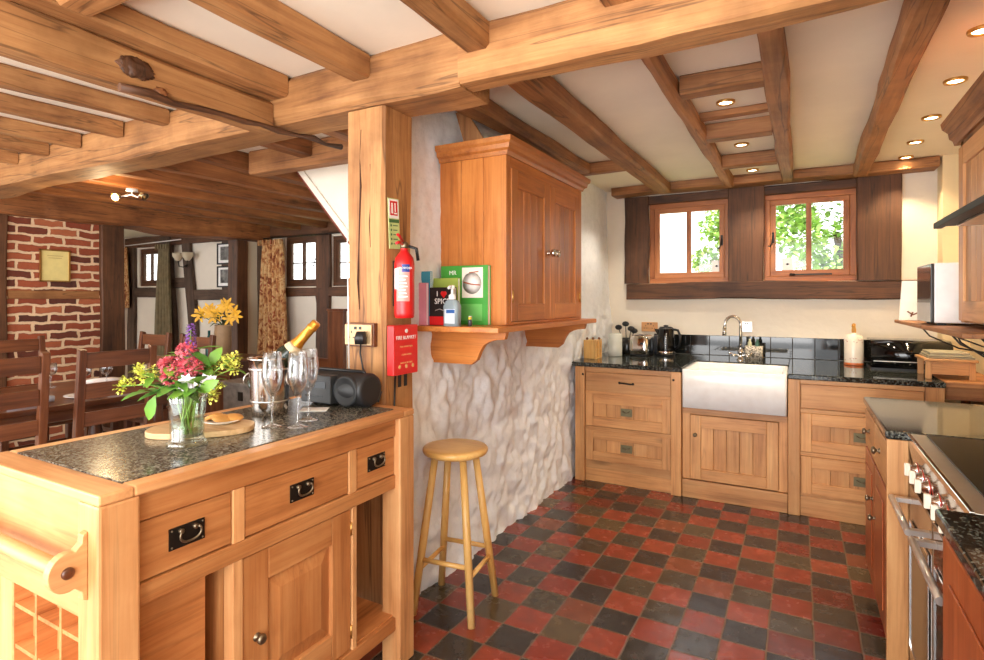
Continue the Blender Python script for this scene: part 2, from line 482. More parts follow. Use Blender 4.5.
        if solid:
            b = o.modifiers.new('solid', 'SOLIDIFY'); b.thickness = solid; b.offset = 0
        if kind: o['kind'] = kind
        if label: o['label'] = label
        if cat: o['category'] = cat
        if group: o['group'] = group
        return o


def thing(name, label, cat, loc, group=None, kind=None):
    o = bpy.data.objects.new(name, None); col.objects.link(o)
    o.location = loc; o['_w'] = tuple(loc); o.empty_display_size = .1
    if label: o['label'] = label
    if cat: o['category'] = cat
    if group: o['group'] = group
    if kind: o['kind'] = kind
    return o


def kids(o): return [c for c in bpy.data.objects if c.parent == o]


def dup(root, loc, rotz=None, label=None, group=None, parent=None):
    r = root.copy(); col.objects.link(r)
    if parent is None:
        r.location = loc
        if rotz is not None: r.rotation_euler = (0, 0, rotz)
        if label: r['label'] = label
        if group: r['group'] = group
    else: r.parent = parent
    for ch in kids(root): dup(ch, None, parent=r)
    return r


def rot_at(x, y, z, deg):
    return Matrix.Translation((x, y, z)) @ Matrix.Rotation(R(deg), 4, 'Z')


def beam(name, label, x0, x1, y0, y1, z0, z1, axis, mat, amp=.012, ch=.015, seed=0, cat='beam', group=None, kind=None, step=.11, zend=None, curve=None):
    """hewn timber: chamfered section whose faces wander along its length"""
    lo, hi = {'x': (x0, x1), 'y': (y0, y1), 'z': (z0, z1)}[axis]
    n = max(3, int((hi - lo) / step))
    a0, a1, b0, b1 = {'x': (y0, y1, z0, z1), 'y': (x0, x1, z0, z1), 'z': (x0, x1, y0, y1)}[axis]
    m = M(); rings = []
    for i in range(n + 1):
        t = lo + (hi - lo) * i / n
        def q(k, f=1.6): return noise.noise(Vector((t * f, k * 7.3 + seed * 3.1, seed * 1.7)))
        c = ch * (1 + 1.2 * q(9))
        da, db = (q(1) + q(5, 5) * .35) * amp, (q(2) + q(6, 5) * .35) * amp
        dc, dd = (q(3) + q(7, 5) * .35) * amp, (q(4) + q(8, 5) * .35) * amp
        sa = curve((t - lo) / (hi - lo)) if curve else (0, 0)
        A0, A1, B0, B1 = a0 + da + sa[0], a1 + db + sa[0], b0 + dc + sa[1], b1 + dd + sa[1]
        if zend is not None and axis != 'z': B0 += zend * (t - lo) / (hi - lo)
        mA, mB = (A0 + A1) / 2, (B0 + B1) / 2
        sec = [(A0 + c, B0), (mA, B0 + q(11, 4) * amp * .3), (A1 - c, B0), (A1, B0 + c), (A1 + q(12, 4) * amp * .3, mB), (A1, B1 - c), (A1 - c, B1), (mA, B1), (A0 + c, B1), (A0, B1 - c), (A0 + q(13, 4) * amp * .3, mB), (A0, B0 + c)]
        rings.append([m.v({'x': (t, a, b), 'y': (a, t, b), 'z': (a, b, t)}[axis]) for a, b in sec])
    K = 12
    for a, b in zip(rings, rings[1:]):
        for k in range(K): m._f([a[k], a[(k + 1) % K], b[(k + 1) % K], b[k]], 0, False)
    m._f(rings[0][::-1], 0, False); m._f(rings[-1], 0, False)
    return m.build(name, mat, kind=kind, label=None if kind else label, cat=None if kind else cat, group=group)


def text_mesh(body, size, mat, parent, T, name='lettering', depth=.0006, align='CENTER', label=None):
    cu = bpy.data.curves.new('t', 'FONT'); cu.body = body; cu.size = size; cu.align_x = align; cu.align_y = 'CENTER'; cu.extrude = depth
    cu.resolution_u = 2
    to = bpy.data.objects.new('t', cu); col.objects.link(to)
    dg = bpy.context.evaluated_depsgraph_get()
    me = bpy.data.meshes.new_from_object(to.evaluated_get(dg))
    bpy.data.objects.remove(to)
    me.transform(Matrix.Translation(-Vector(parent['_w'])) @ T)
    me.materials.clear(); me.materials.append(mat)
    o = bpy.data.objects.new(name, me); col.objects.link(o); o.parent = parent
    if label: o['label'] = label
    return o


def face_T(x, y, z, deg, roll=0):
    """lettering lies in the local XZ plane looking along -Y, then turned by deg about Z"""
    return Matrix.Translation((x, y, z)) @ Matrix.Rotation(R(deg), 4, 'Z') @ Matrix.Rotation(R(90), 4, 'X') @ Matrix.Rotation(R(roll), 4, 'Z')

# ================================================================== SETTING
WY = 5.15      # face of the wall with the sink and the dining windows
CZ = 2.40      # ceiling
S = 'structure'
m = M(); m.box(-9.9, 1.25, -1.6, 5.4, -.08, 0); m.build('floor', floor_mat(), kind=S, origin=(0, 0, 0))
m = M(); m.box(-9.9, 1.25, -1.3, 5.4, CZ, CZ + .12); m.build('ceiling', P_ceil, kind=S, origin=(0, 0, 0))


def wall_with_holes(name, x0, x1, y0, y1, z0, z1, holes, mat):
    m = M(); xs = sorted({x0, x1} | {h[0] for h in holes} | {h[1] for h in holes})
    for a, b in zip(xs, xs[1:]):
        hh = [h for h in holes if h[0] <= a + 1e-6 and h[1] >= b - 1e-6]
        if hh:
            m.box(a, b, y0, y1, z0, hh[0][2]); m.box(a, b, y0, y1, hh[0][3], z1)
        else: m.box(a, b, y0, y1, z0, z1)
    return m.build(name, mat, kind=S, origin=(0, 0, 0))


K1 = (-1.205, -.525, 1.53, 2.25); K2 = (-.262, .385, 1.53, 2.25)
D3 = (-5.97, -5.36, 1.555, 2.21); D4 = (-5.13, -4.55, 1.555, 2.18); D5 = (-9.36, -8.80, 1.60, 2.20)
wall_with_holes('wall_back', -9.9, .88, WY, WY + .10, 0, CZ, [K1, K2, D3, D4, D5], P_wall)
# right hand wall with the shallow pier in its far corner
m = M(); m.box(1.03, 1.25, -.6, 5.25, 0, CZ); m.box(.88, 1.03, 4.98, 5.25, 0, CZ)
m.build('wall_right', P_warm, kind=S, origin=(0, 0, 0))

# stone wall between kitchen and dining room, lime washed, lumpy on the kitchen side
def stone_h(y, z):
    p = Vector((0, y * 6.2, z * 4.2))
    d = noise.voronoi(p, distance_metric='DISTANCE')[0]
    e = min(1, (d[1] - d[0]) * 1.6)
    h = .022 * e + .03 * noise.noise(p * .35 + Vector((3, 0, 0))) + .016 * noise.noise(p * 2.3) + .012 * noise.noise(p * 5.2) + .004 * noise.noise(p * 11)
    if z > 1.15: h = h * max(.3, 1 - (z - 1.15) * 3)
    return h + .022 * math.sin(z * 1.3 + 1)
m = M(); ny, nz = 190, 150; grid = []
for i in range(ny + 1):
    y = 2.0 + (WY - 2.0) * i / ny
    rowv = []
    for j in range(nz + 1):
        z = CZ * j / nz
        flare = .015 * max(0, 1 - z / .5) ** 2
        rowv.append(m.v((-1.585 + stone_h(y, z) + flare, y, z)))
    grid.append(rowv)
for i in range(ny):
    for j in range(nz): m._f([grid[i][j], grid[i + 1][j], grid[i + 1][j + 1], grid[i][j + 1]], 0, True)
m.box(-1.74, -1.63, 2.0, WY, 0, CZ)
m.box(-1.64, -1.58, 1.999, 2.002, 0, CZ)
def stone_mat():
    mt, nt, b = newmat('limewashed_stone')
    mp = objcoord(nt, (1, 1, 1), False)
    n = N(nt, 'ShaderNodeTexNoise', Scale=26., Detail=7., Roughness=.65); L(nt, mp.outputs[0], n.inputs['Vector'])
    r = ramp(nt, [(.33, lin((234, 238, 243))), (.5, lin((244, 247, 252))), (.7, lin((246, 250, 255)))])
    L(nt, n.outputs['Fac'], r.inputs[0]); L(nt, r.outputs[0], b.inputs['Base Color'])
    bp = N(nt, 'ShaderNodeBump', Strength=.35, Distance=.008); L(nt, n.outputs['Fac'], bp.inputs['Height']); L(nt, bp.outputs[0], b.inputs['Normal'])
    b.inputs['Roughness'].default_value = .6
    return mt
m.build('wall_dividing', stone_mat(), kind=S, origin=(0, 0, 0))

# dining end: chimney breast of old brick, and the timber partition line
DX = -6.3
m = M(); m.box(DX - .35, DX, 2.29, 3.08, 0, 2.22); m.build('wall_chimney', brick_mat(), kind=S, origin=(0, 0, 0))
m = M(); m.box(DX - .35, DX - .05, -1.2, 2.29, 0, CZ); m.build('wall_left', P_wall, kind=S, origin=(0, 0, 0))
m = M(); m.box(-9.9, -9.7, 2.0, WY, 0, CZ); m.build('wall_far_left', P_wall, kind=S, origin=(0, 0, 0))
tn = [0]
def trim(x0, x1, y0, y1, z0, z1, axis, kind='timber', amp=.012, seed=None, curve=None):
    tn[0] += 1
    return beam('trim_%d' % tn[0], None, x0, x1, y0, y1, z0, z1, axis, W(kind, axis), amp, .008, seed if seed is not None else tn[0] * 3, kind=S, curve=curve)
trim(DX - .2, DX + .03, 2.13, 2.30, 0, 2.16, 'z')                  # post left of the brick
trim(DX - .22, DX + .05, 3.07, 3.29, 0, 2.16, 'z')                 # post right of the brick
trim(DX - .02, DX + .012, 2.31, 3.06, 1.39, 1.47, 'y', 'joist', amp=.004)    # timber let into the brick
trim(DX - .28, DX + .1, .2, 5.12, 2.15, 2.385, 'y', 'darkjoist', amp=.03)        # great beam over the opening
trim(DX - .16, DX + .02, 4.65, 4.82, 0, 2.15, 'z')                 # post before the cream panel
m = M(); m.box(DX - .14, DX - .04, 4.82, 5.15, 0, 2.15); m.build('wall_partition', P_cream, kind=S, origin=(0, 0, 0))
trim(DX - .04, DX + .08, 5.0, 5.15, 0, 2.2, 'z', 'ash')
# kitchen window wall timbers
F = WY - .055
trim(-1.50, .86, WY - .20, WY - .002, 2.325, CZ - .002, 'x', 'joist', seed=4)      # wall plate
trim(-1.40, .78, F, WY - .002, 1.385, 1.525, 'x', 'timber', amp=.018, seed=5)     # sill rail
trim(-1.42, -1.20, F + .01, WY - .002, 1.53, 2.32, 'z', 'timber', amp=.02, seed=6)
trim(-.532, -.255, F, WY - .002, 1.53, 2.32, 'z', 'timber', seed=7)
trim(.378, .66, F - .01, WY - .002, 1.53, 2.32, 'z', 'timber', seed=8)
trim(-1.21, -.52, F + .02, WY - .002, 2.243, 2.32, 'x', 'timber', amp=.003, seed=9)
trim(-.267, .39, F + .02, WY - .002, 2.243, 2.32, 'x', 'timber', amp=.003, seed=10)
# dining room wall timbers (Y = WY)
trim(-5.36, -5.13, F, WY - .002, 0, 2.25, 'z', seed=11)
trim(-6.2, -4.4, F, WY - .002, 1.43, 1.545, 'x', seed=12)
trim(-6.2, -1.8, F, WY - .002, 2.215, 2.38, 'x', seed=13)
trim(-4.50, -4.32, F, WY - .002, 0, 2.2, 'z', seed=14)
trim(-5.38, -5.2, F + .01, WY - .004, 0, 1.43, 'z', seed=15, curve=lambda t: (.07 * math.sin(t * PI), 0))
trim(-8.62, -8.36, F - .02, WY - .002, 0, 2.35, 'z', 'ash', seed=16, curve=lambda t: (.06 * math.sin(t * 5), 0))
trim(-8.08, -7.88, F, WY - .002, 0, 2.35, 'z', 'ash', seed=17, curve=lambda t: (.09 * math.sin(t * 4.4), 0))
trim(-9.68, -8.4, F, WY - .002, 1.42, 1.58, 'x', 'ash', seed=18)
trim(-8.36, -7.98, F, WY - .002, 1.56, 1.72, 'x', 'ash', seed=19)
trim(-7.95, -6.9, F, WY - .002, 1.38, 1.53, 'x', 'ash', seed=20)
trim(-9.62, -9.42, F, WY - .002, 0, 2.35, 'z', 'ash', seed=21)
trim(-7.22, -7.02, F, WY - .002, 0, 2.35, 'z', 'ash', seed=22)
trim(-9.68, -6.5, F, WY - .002, 2.22, 2.38, 'x', 'timber', seed=23)

# ---------------------------------------------------------------- windows
def window(n, hole, fmat='frame', deep=.06, handle=None, bars=0, stay=False, y=WY + .02):
    x0, x1, z0, z1 = hole
    t = thing('window_%d' % n, None, None, ((x0 + x1) / 2, y, z0), kind=S)
    f = W(fmat, 'x'); fz = W(fmat, 'z')
    fw = .045
    m = M()
    m.box(x0, x1, y, y + deep, z0, z0 + fw); m.box(x0, x1, y, y + deep, z1 - fw, z1)
    m.box(x0, x0 + fw, y, y + deep, z0 + fw, z1 - fw, 1); m.box(x1 - fw, x1, y, y + deep, z0 + fw, z1 - fw, 1)
    m.build('window_frame', [f, fz], t, bevel=.004)
    a, b, c, d = x0 + fw, x1 - fw, z0 + fw, z1 - fw
    sw = .042; ys = y + .006
    m = M()
    m.box(a, b, ys, ys + .04, c, c + sw + .008); m.box(a, b, ys, ys + .04, d - sw, d)
    m.box(a, a + sw, ys, ys + .04, c + sw, d - sw, 1); m.box(b - sw, b, ys, ys + .04, c + sw, d - sw, 1)
    mid = (a + b) / 2
    m.box(mid - .019, mid + .019, ys + .002, ys + .036, c + sw, d - sw, 1)
    for k in range(bars):
        zz = c + (d - c) * (k + 1) / (bars + 1) - .02
        m.box(a + sw, b - sw, ys + .008, ys + .03, zz - .007, zz + .007)
    m.build('sash', [f, fz], t, bevel=.004)
    m = M(); m.box(a + sw - .004, b - sw + .004, ys + .018, ys + .022, c + sw, d - sw + .004); m.build('pane', M_pane, t)
    if handle:
        hx = a + sw / 2 if handle == 'l' else b - sw / 2
        zc = (c + d) / 2 - .01
        m = M(); m.box(hx - .009, hx + .009, ys - .008, ys, zc - .03, zc + .06)
        m.tube([(hx, ys - .012, zc + .045), (hx, ys - .03, zc + .02), (hx - .008, ys - .034, zc - .03), (hx - .022, ys - .03, zc - .062), (hx - .034, ys - .03, zc - .05)], .006, 8)
        m.build('handle', M_iron, t)
    if stay:
        m = M(); m.box(mid - .1, mid + .16, ys - .014, ys - .006, c + .006, c + .018); m.tube([(mid - .1, ys - .012, c + .012), (mid - .135, ys - .02, c + .014)], .009, 8)
        m.build('stay', M_iron, t)
    return t
window(1, K1, handle='r'); window(2, K2, handle='l', stay=True)
window(3, D3, 'timber', bars=1, handle='r'); window(4, D4, 'timber', bars=1); window(5, D5, 'timber')

# ---------------------------------------------------------------- outside
t = M(); t.box(-14, 8, 5.6, 30, -.25, -.15); t.build('ground', foliage_mat('lawn', (96, 124, 52), (128, 156, 74)), kind=S, origin=(0, 0, 0))
h = thing('house', 'white rendered house beyond the left kitchen window', 'house', (-4.2, 10, -.15))
m = M(); m.hexa([(-7, 9, -.15), (-1.33, 9, -.15), (-2.6, 13, -.15), (-7, 13, -.15), (-7, 9, 4.2), (-1.62, 9, 4.2), (-2.8, 13, 4.2), (-7, 13, 4.2)])
m.build('wall', plaster('render_white', (255, 253, 248), .1), h)
m = M(); m.prism([(-7.2, 4.2), (-2.4, 4.2), (-4.8, 6.6)], 'y', 8.8, 13.2); m.build('roof', flat('slate', (96, 88, 84), .8), h)
m = M(); m.box(-2.75, -2.45, 8.9, 9.0, 2.15, 2.2); m.lathe([(.0, 0), (.05, .0), (.04, .1), (0, .12)], (-2.5, 8.93, 2.07)); m.build('wall_lamp', M_iron, h)


def tree(x, y, hgt, r, seed, label, n=2600):
    rnd = random.Random(seed)
    t = thing('tree', label, 'tree', (x, y, -.15))
    m = M(); m.tube([(x, y, -.15), (x + .1, y, hgt * .3), (x - .1, y + .1, hgt * .6)], .1, 8, rs=[.16, .12, .06])
    m.build('trunk', W('ash', 'z'), t)
    m = M()
    cs = [(x + rnd.uniform(-r, r) * .7, y + rnd.uniform(-r, r) * .4, hgt * rnd.uniform(.18, .95), r * rnd.uniform(.3, .55)) for _ in range(16)]
    for k in range(n):
        cx, cy, cz, cr = rnd.choice(cs)
        v = Vector((rnd.gauss(0, 1), rnd.gauss(0, 1), rnd.gauss(0, 1))).normalized() * cr * rnd.uniform(.6, 1.05)
        m.leaf((cx + v.x, cy + v.y, cz + v.z), (rnd.gauss(0, 1), rnd.gauss(0, 1), rnd.gauss(0, .6)), rnd.uniform(.11, .19), rnd.uniform(.07, .12))
    m.build('foliage', FOL[seed % 2], t)
FOL = [foliage_mat('leaves_a', (128, 170, 66), (196, 222, 124)), foliage_mat('leaves_b', (112, 156, 60), (180, 210, 112))]
tree(-1.6, 15.6, 4.8, 1.15, 10, 'leafy green tree just right of the white house seen through the left kitchen window', 4600)
tree(.7, 12.2, 4.4, 1.5, 11, 'pale green tree filling the left pane of the right kitchen window', 5200)
tree(3.3, 14.9, 4.8, 1.3, 12, 'light green tree filling the right pane of the right kitchen window', 4200)
m = M()
for k in range(9): m.box(-.4 + k * .5, .0 + k * .5, 9.6, 9.64, -.15, 1.55)
m.box(-.5, 4.2, 9.64, 9.68, .3, .4); m.box(-.5, 4.2, 9.64, 9.68, 1.3, 1.4)
m.build('fence', flat('fence_white', (252, 250, 246), .6), label='low white garden fence outside below the trees', cat='fence')

# ---------------------------------------------------------------- ceiling timbers
B = W('beam', 'x'); BY = W('beam', 'y'); J = W('joist', 'y'); JX = W('joist', 'x')
beam('main_beam', 'long heavy light oak beam crossing the whole ceiling from the left, resting on the post', -6.1, -1.12, 1.77, 2.01, 2.19, CZ - .002, 'x', B, .014, .02, 2)
beam('main_beam', 'slimmer light oak beam carrying on right from the top of the post over the kitchen', -1.118, 1.02, 1.765, 1.89, 2.195, CZ - .002, 'x', B, .012, .018, 3)
beam('post', 'broad upright oak post with a long crack, carrying the red fire extinguisher', -1.71, -1.5, 1.8, 2.0, 0, 2.185, 'z', W('beam', 'z'), .008, .012, 5, cat='post')
def crack(pts, rs, y=1.7975):
    m = M(); m.tube([(x, y + .003 * math.sin(k * 2.1), z) for k, (x, z) in enumerate(pts)], .004, 6, rs=rs); m.build('crack', flat('crack_dark', (70, 40, 24), .9), bpy.data.objects['post'])
crack([(-1.625, 2.10), (-1.632, 1.98), (-1.624, 1.86), (-1.630, 1.74), (-1.637, 1.60), (-1.640, 1.46), (-1.634, 1.34)], [.001, .003, .0045, .005, .0045, .004, .001])
crack([(-1.575, 1.95), (-1.570, 1.82), (-1.577, 1.70), (-1.573, 1.60)], [.001, .0025, .002, .001])
# great double beam running front to back on the left
beam('ceiling_beam', 'thick rounded lower beam with a burr, running from top left corner to the main beam', -2.225, -2.12, -1.2, 1.765, 2.155, 2.30, 'y', W('beam', 'y'), .012, .02, 7)
beam('ceiling_beam', 'pale flat-faced upper beam lying on the thick rounded beam at top left', -2.30, -2.03, -1.2, 1.765, 2.302, CZ - .002, 'y', W('beam', 'y'), .008, .01, 8)
m = M(); m.ball((0, 0, 0), 1, 40)
for v in m.bm.verts:
    c = v.co.copy(); d = 1 + .3 * noise.noise(c * 2.4) + .22 * noise.noise(c * 9)
    v.co = Vector((-2.120 + c.x * .014 * d, 1.155 + c.y * .06 * d, 2.225 + c.z * .036 * d))
b2 = M(); b2.ball((0, 0, 0), 1, 24)
for v in b2.bm.verts:
    c = v.co.copy(); d = 1 + .4 * noise.noise(c * 4)
    v.co = Vector((-2.135 + c.x * .03 * d, 1.245 + c.y * .03 * d, 2.165 + c.z * .022 * d))
b2.build('lump', W('darkjoist', 'z'), bpy.data.objects['ceiling_beam'])
for v in m.bm.verts: v.co = v.co
m.build('burr', W('timber', 'z'), bpy.data.objects['ceiling_beam'])
m = M(); m.tube([(-2.125 + .01 * math.sin(k * 1.7), 1.1 + k * .1, 2.14 + .0045 * k + .006 * math.sin(k * 2.3)) for k in range(12)], .014, 7, rs=[.016, .017] + [.012 + .004 * math.sin(k * 3) for k in range(10)])
m.build('gnarled_pole', W('timber', 'y'), label='thin dark gnarled pole fixed along the underside of the thick rounded beam', cat='pole')
pos = ['second', 'third', 'fourth', 'fifth', 'sixth']
for k, (x, w) in enumerate([(-2.93, .11), (-3.37, .11), (-3.83, .11), (-4.23, .1), (-4.65, .1), (-5.1, .1), (-5.55, .1)]):
    lab = 'light oak joist end at upper left, %s left of the thick double beam' % (['first', 'second', 'third', 'fourth', 'fifth', 'sixth', 'seventh'][k])
    beam('ceiling_joist', lab, x - w * .7, x, -1.2, 1.765, 2.31, CZ - .002, 'y', BY, .008, .01, 20 + k, cat='joist', group='joists left of the double beam', curve=lambda t: (-.3 * (1 - t), 0))
beam('ceiling_joist', 'oak joist reaching the main beam between the double beam and the top of the post', -1.645, -1.55, -1.2, 1.765, 2.295, CZ - .002, 'y', BY, .008, .01, 31, cat='joist')
beam('ceiling_joist', 'oak joist reaching the main beam just right of the post', -1.09, -.98, -1.2, 1.765, 2.295, CZ - .002, 'y', BY, .008, .01, 32, cat='joist')
beam('ceiling_joist', 'oak joist at the top centre, right of the post, only its end in view', -.56, -.44, -1.2, 1.765, 2.325, CZ - .002, 'y', BY, .008, .01, 33, cat='joist')
beam('ceiling_trimmer', 'short oak timber joining a joist at the top edge, left of the post', -2.025, -1.65, .86, .97, 2.30, CZ - .002, 'x', B, .006, .01, 34, cat='joist')
# kitchen joists
YE = WY - .21
for k, (x0, x1, z0, lab) in enumerate([(-1.49, -1.365, 2.31, 'brown joist running above the orange wall cabinet'), (-1.105, -.975, 2.30, 'brown kitchen joist next right from the wall cabinet'),
                                        (-.545, -.48, 2.305, 'narrow brown joist forming the left side of the ladder of short timbers'), (-.135, -.045, 2.305, 'brown joist forming the right side of the ladder of short timbers'),
                                        (.30, .40, 2.30, 'rightmost brown kitchen joist, left of the row of lit downlights')]):
    beam('ceiling_joist', lab, x0, x1, 1.9, YE if k else 3.965, z0, CZ - .002, 'y', J, .012, .014, 40 + k, cat='joist', curve=(lambda t: (.045 * t, 0)) if k == 4 else None)
for k, (y0, y1, lab) in enumerate([(2.62, 2.72, 'nearest of the short cross timbers between two kitchen joists'), (3.20, 3.26, 'second short cross timber between two kitchen joists, thin'),
                                    (3.42, 3.52, 'third short cross timber between two kitchen joists'), (4.2, 4.3, 'farthest of the short cross timbers between two kitchen joists')]):
    beam('ceiling_trimmer', lab, -.478, -.137, y0, y1, 2.31 if k != 1 else 2.362, CZ - .002, 'x', JX, .005, .008, 50 + k, cat='joist')
beam('ceiling_trimmer', 'short brown timber beside the far end of the wall cabinet top', -1.53, -1.11, 3.97, 4.05, 2.32, CZ - .002, 'x', JX, .005, .008, 56, cat='joist')
m = M(); m.box(.94, 1.028, 4.6, 4.72, 2.22, 2.33); m.build('beam_stub', JX, bevel=.008, label='cut end of a beam in the right wall above the cabinet crown', cat='beam')
# dining side timbers
TY = W('darkjoist', 'y')  # dimmer light of the dining side put into this darker joist wood
beam('ceiling_trimmer', 'brown cross timber behind the post over the stairs', -3.3, -1.76, 2.54, 2.66, 2.24, CZ - .002, 'x', W('joist', 'x'), .008, .01, 60, cat='joist')
for k, x in enumerate([-2.2, -2.7]):
    beam('ceiling_joist', 'short joist between main beam and stair timber, %s' % ['nearer the post', 'farther from the post'][k], x - .1, x, 2.015, 2.535, 2.29, CZ - .002, 'y', TY, .008, .01, 62 + k, cat='joist')
for k, x in enumerate([-3.35, -3.8, -4.25, -4.7, -5.15, -5.6]):
    beam('ceiling_joist', 'dark joist over the dining table, %s counting left from the stairs' % ['first', 'second', 'third', 'fourth', 'fifth', 'sixth'][k], x - .12, x, 2.02, 5.08, 2.285, CZ - .002, 'y', TY, .012, .01, 70 + k, cat='joist', group='dark joists over the dining table')
# underside of the stairs
t = thing('staircase', 'white plastered underside of the stairs behind the post, with a dark red edge', 'stairs', (-2.4, 3.2, 0))
m = M(); m.prism([(-3.36, CZ - .002), (-3.3, CZ - .002), (-1.76, .75), (-1.76, .68)], 'y', 2.97, 3.0)
m.hexa([(-3.36, 3.0, CZ - .05), (-3.36, 3.85, CZ - .05), (-1.80, 3.85, .72), (-1.80, 3.0, .72), (-3.3, 3.0, CZ - .002), (-3.3, 3.85, CZ - .002), (-1.76, 3.85, .8), (-1.76, 3.0, .8)])
m.prism([(-3.36, CZ - .002), (-1.76, CZ - .002), (-1.76, .68)], 'y', 2.985, 3.005)
m.build('soffit', P_wall, t)
m = M(); m.prism([(-3.385, CZ - .002), (-3.36, CZ - .002), (-1.76, .68), (-1.78, .68)], 'y', 2.975, 3.01); m.build('string', flat('oxblood', (120, 44, 28), .4), t)

# ================================================================== KITCHEN ISLAND
IY0, IY1, IXF, IXB = .637, 1.752, -1.312, -1.935
IT = .96
isl = thing('kitchen_island', 'oak kitchen island unit with a speckled granite top, drawers and a towel rail', 'kitchen island', ((IXF + IXB) / 2, (IY0 + IY1) / 2, 0))
iz, iy, ix = W('island', 'z'), W('island', 'y'), W('island', 'x')
LW = .088
for (x0, y0) in ((IXF - LW, IY0), (IXF - LW, IY1 - LW), (IXB, IY0), (IXB, IY1 - LW)):
    m = M(); m.box(x0, x0 + LW, y0, y0 + LW, 0, IT - .024); m.build('leg', W('islandpale', 'z'), isl, bevel=.006)
# top frame round the granite
m = M()
m.box(IXB, IXF, IY0, IY0 + .075, IT - .024, IT, 0); m.box(IXB, IXF, IY1 - .06, IY1, IT - .024, IT, 0)
m.box(IXF - .055, IXF, IY0 + .075, IY1 - .06, IT - .024, IT, 1); m.box(IXB, IXB + .055, IY0 + .075, IY1 - .06, IT - .024, IT, 1)
m.build('top_frame', [W('islandpale', 'x'), W('islandpale', 'y')], isl, bevel=.005)
m = M(); m.box(IXB + .054, IXF - .054, IY0 + .074, IY1 - .059, IT - .024, IT + .002); m.build('worktop', M_islgran, isl, label='speckled grey granite inset top')
FX = -1.345   # front plane of drawers
for (a, b) in ((.868, IT - .024), (.672, .722), (.135, .185)):
    m = M(); m.box(FX - .03, FX + .012, IY0 + LW, IY1 - LW, a, b); m.build('front_rail', iy, isl, bevel=.003)
for (a, b, c, d_) in ((.978, 1.014, .722, .868), (1.42, 1.456, .722, .868), (.978, 1.008, .185, .672), (1.436, 1.456, .185, .672)):
    m = M(); m.box(FX - .03, FX + .010, a, b, c, d_); m.build('front_stile', W('islandpale', 'z'), isl, bevel=.002)
# inside carcass: boards seen in the open bays
m = M()
m.box(IXB + .03, FX - .31, IY0 + .06, IY1 - .06, .14, .9, 0)
m.box(FX - .32, FX - .03, .99, 1.005, .185, .68, 0); m.box(FX - .32, FX - .03, 1.44, 1.452, .185, .68, 0)
m.box(FX - .32, FX - .02, .70, .72, .185, .68, 0)
m.build('inner_panel', [iz], isl)
m = M(); m.box(FX - .36, FX - .004, .70, 1.70, .165, .19); m.build('bottom_shelf', iy, isl)
# wood strip on far leg inner face


def bail_pull(parent, T, w=.075, hgt=.045, name='handle'):
    m = M(T)
    m.box(-w / 2, w / 2, -.003, 0, -hgt / 2, hgt / 2, 0)
    for sx in (-1, 1):
        for sz in (-1, 1): m.ball((sx * (w / 2 - .006), -.004, sz * (hgt / 2 - .006)), .003, 6, 1)
        m.lathe([(.0055, 0), (.007, .008), (0, .011)], (sx * w * .2, -.003, hgt * .28), 10, 1, axis=T.to_3x3() @ Vector((0, -1, 0)) if False else (0, -1, 0))
    pts = [(math.sin(a) * w * .30, -.012 - .006 * math.sin(abs(a)), hgt * .10 - math.cos(a) * hgt * .36) for a in [(-2.3 + 4.6 * k / 14) for k in range(15)]]
    m.tube(pts, .003, 8, 1)
    return m.build(name, [M_iron, M_pewter], parent)


def rail_knob(parent, T, r=.013, mat=None, name='knob'):
    m = M(T); m.lathe([(.012, 0), (.012, .002), (.006, .004), (.006, .012), (r, .018), (r * 1.05, .023), (r * .8, .028), (0, .03)], (0, 0, 0), 16, 0, axis=(0, -1, 0))
    return m.build(name, mat or M_pewter, parent)


for (y0, y1) in ((.726, .975), (1.018, 1.417), (1.459, 1.662)):
    m = M(); m.box(FX - .02, FX + .006, y0, y1, .7255, .8645); d = m.build('drawer', iy, isl, bevel=.003)
    m = M(); m.box(FX - .26, FX - .02, y0 + .01, y1 - .01, .735, .85); m.build('drawer_box', iy, d)
    bail_pull(d, rot_at(FX + .006, (y0 + y1) / 2, .797, 90), .092, .053)
# panelled door
m = M(); y0, y1, z0, z1 = 1.012, 1.432, .192, .667
m.box(FX - .02, FX + .004, y0, y0 + .085, z0, z1, 0); m.box(FX - .02, FX + .004, y1 - .085, y1, z0, z1, 0)
m.box(FX - .02, FX + .004, y0 + .085, y1 - .085, z1 - .09, z1, 1); m.box(FX - .02, FX + .004, y0 + .085, y1 - .085, z0, z0 + .09, 1)
door = m.build('door', [iz, iy], isl, bevel=.003)
m = M(); a, b, c, d_ = y0 + .085, y1 - .085, z0 + .09, z1 - .09
m.box(FX - .018, FX - .012, a, b, c, d_)
i_ = .045
P0 = [(FX - .012, a, c), (FX - .012, b, c), (FX - .012, b, d_), (FX - .012, a, d_)]
P1 = [(FX + .000, a + i_, c + i_), (FX + .000, b - i_, c + i_), (FX + .000, b - i_, d_ - i_), (FX + .000, a + i_, d_ - i_)]
va = [m.v(p) for p in P0]; vb = [m.v(p) for p in P1]
for k in range(4): m._f([va[k], va[(k + 1) % 4], vb[(k + 1) % 4], vb[k]], 0, False)
m._f(vb, 0, False)
m.build('door_panel', iz, door, bevel=.001)
rail_knob(door, rot_at(FX + .004, y0 + .045, .43, 90), .014)
for z in (.25, .60):
    m = M(); m.tube([(FX + .006, y1 + .001, z - .022), (FX + .006, y1 + .001, z + .022)], .004, 8); m.build('hinge', M_brass, door)
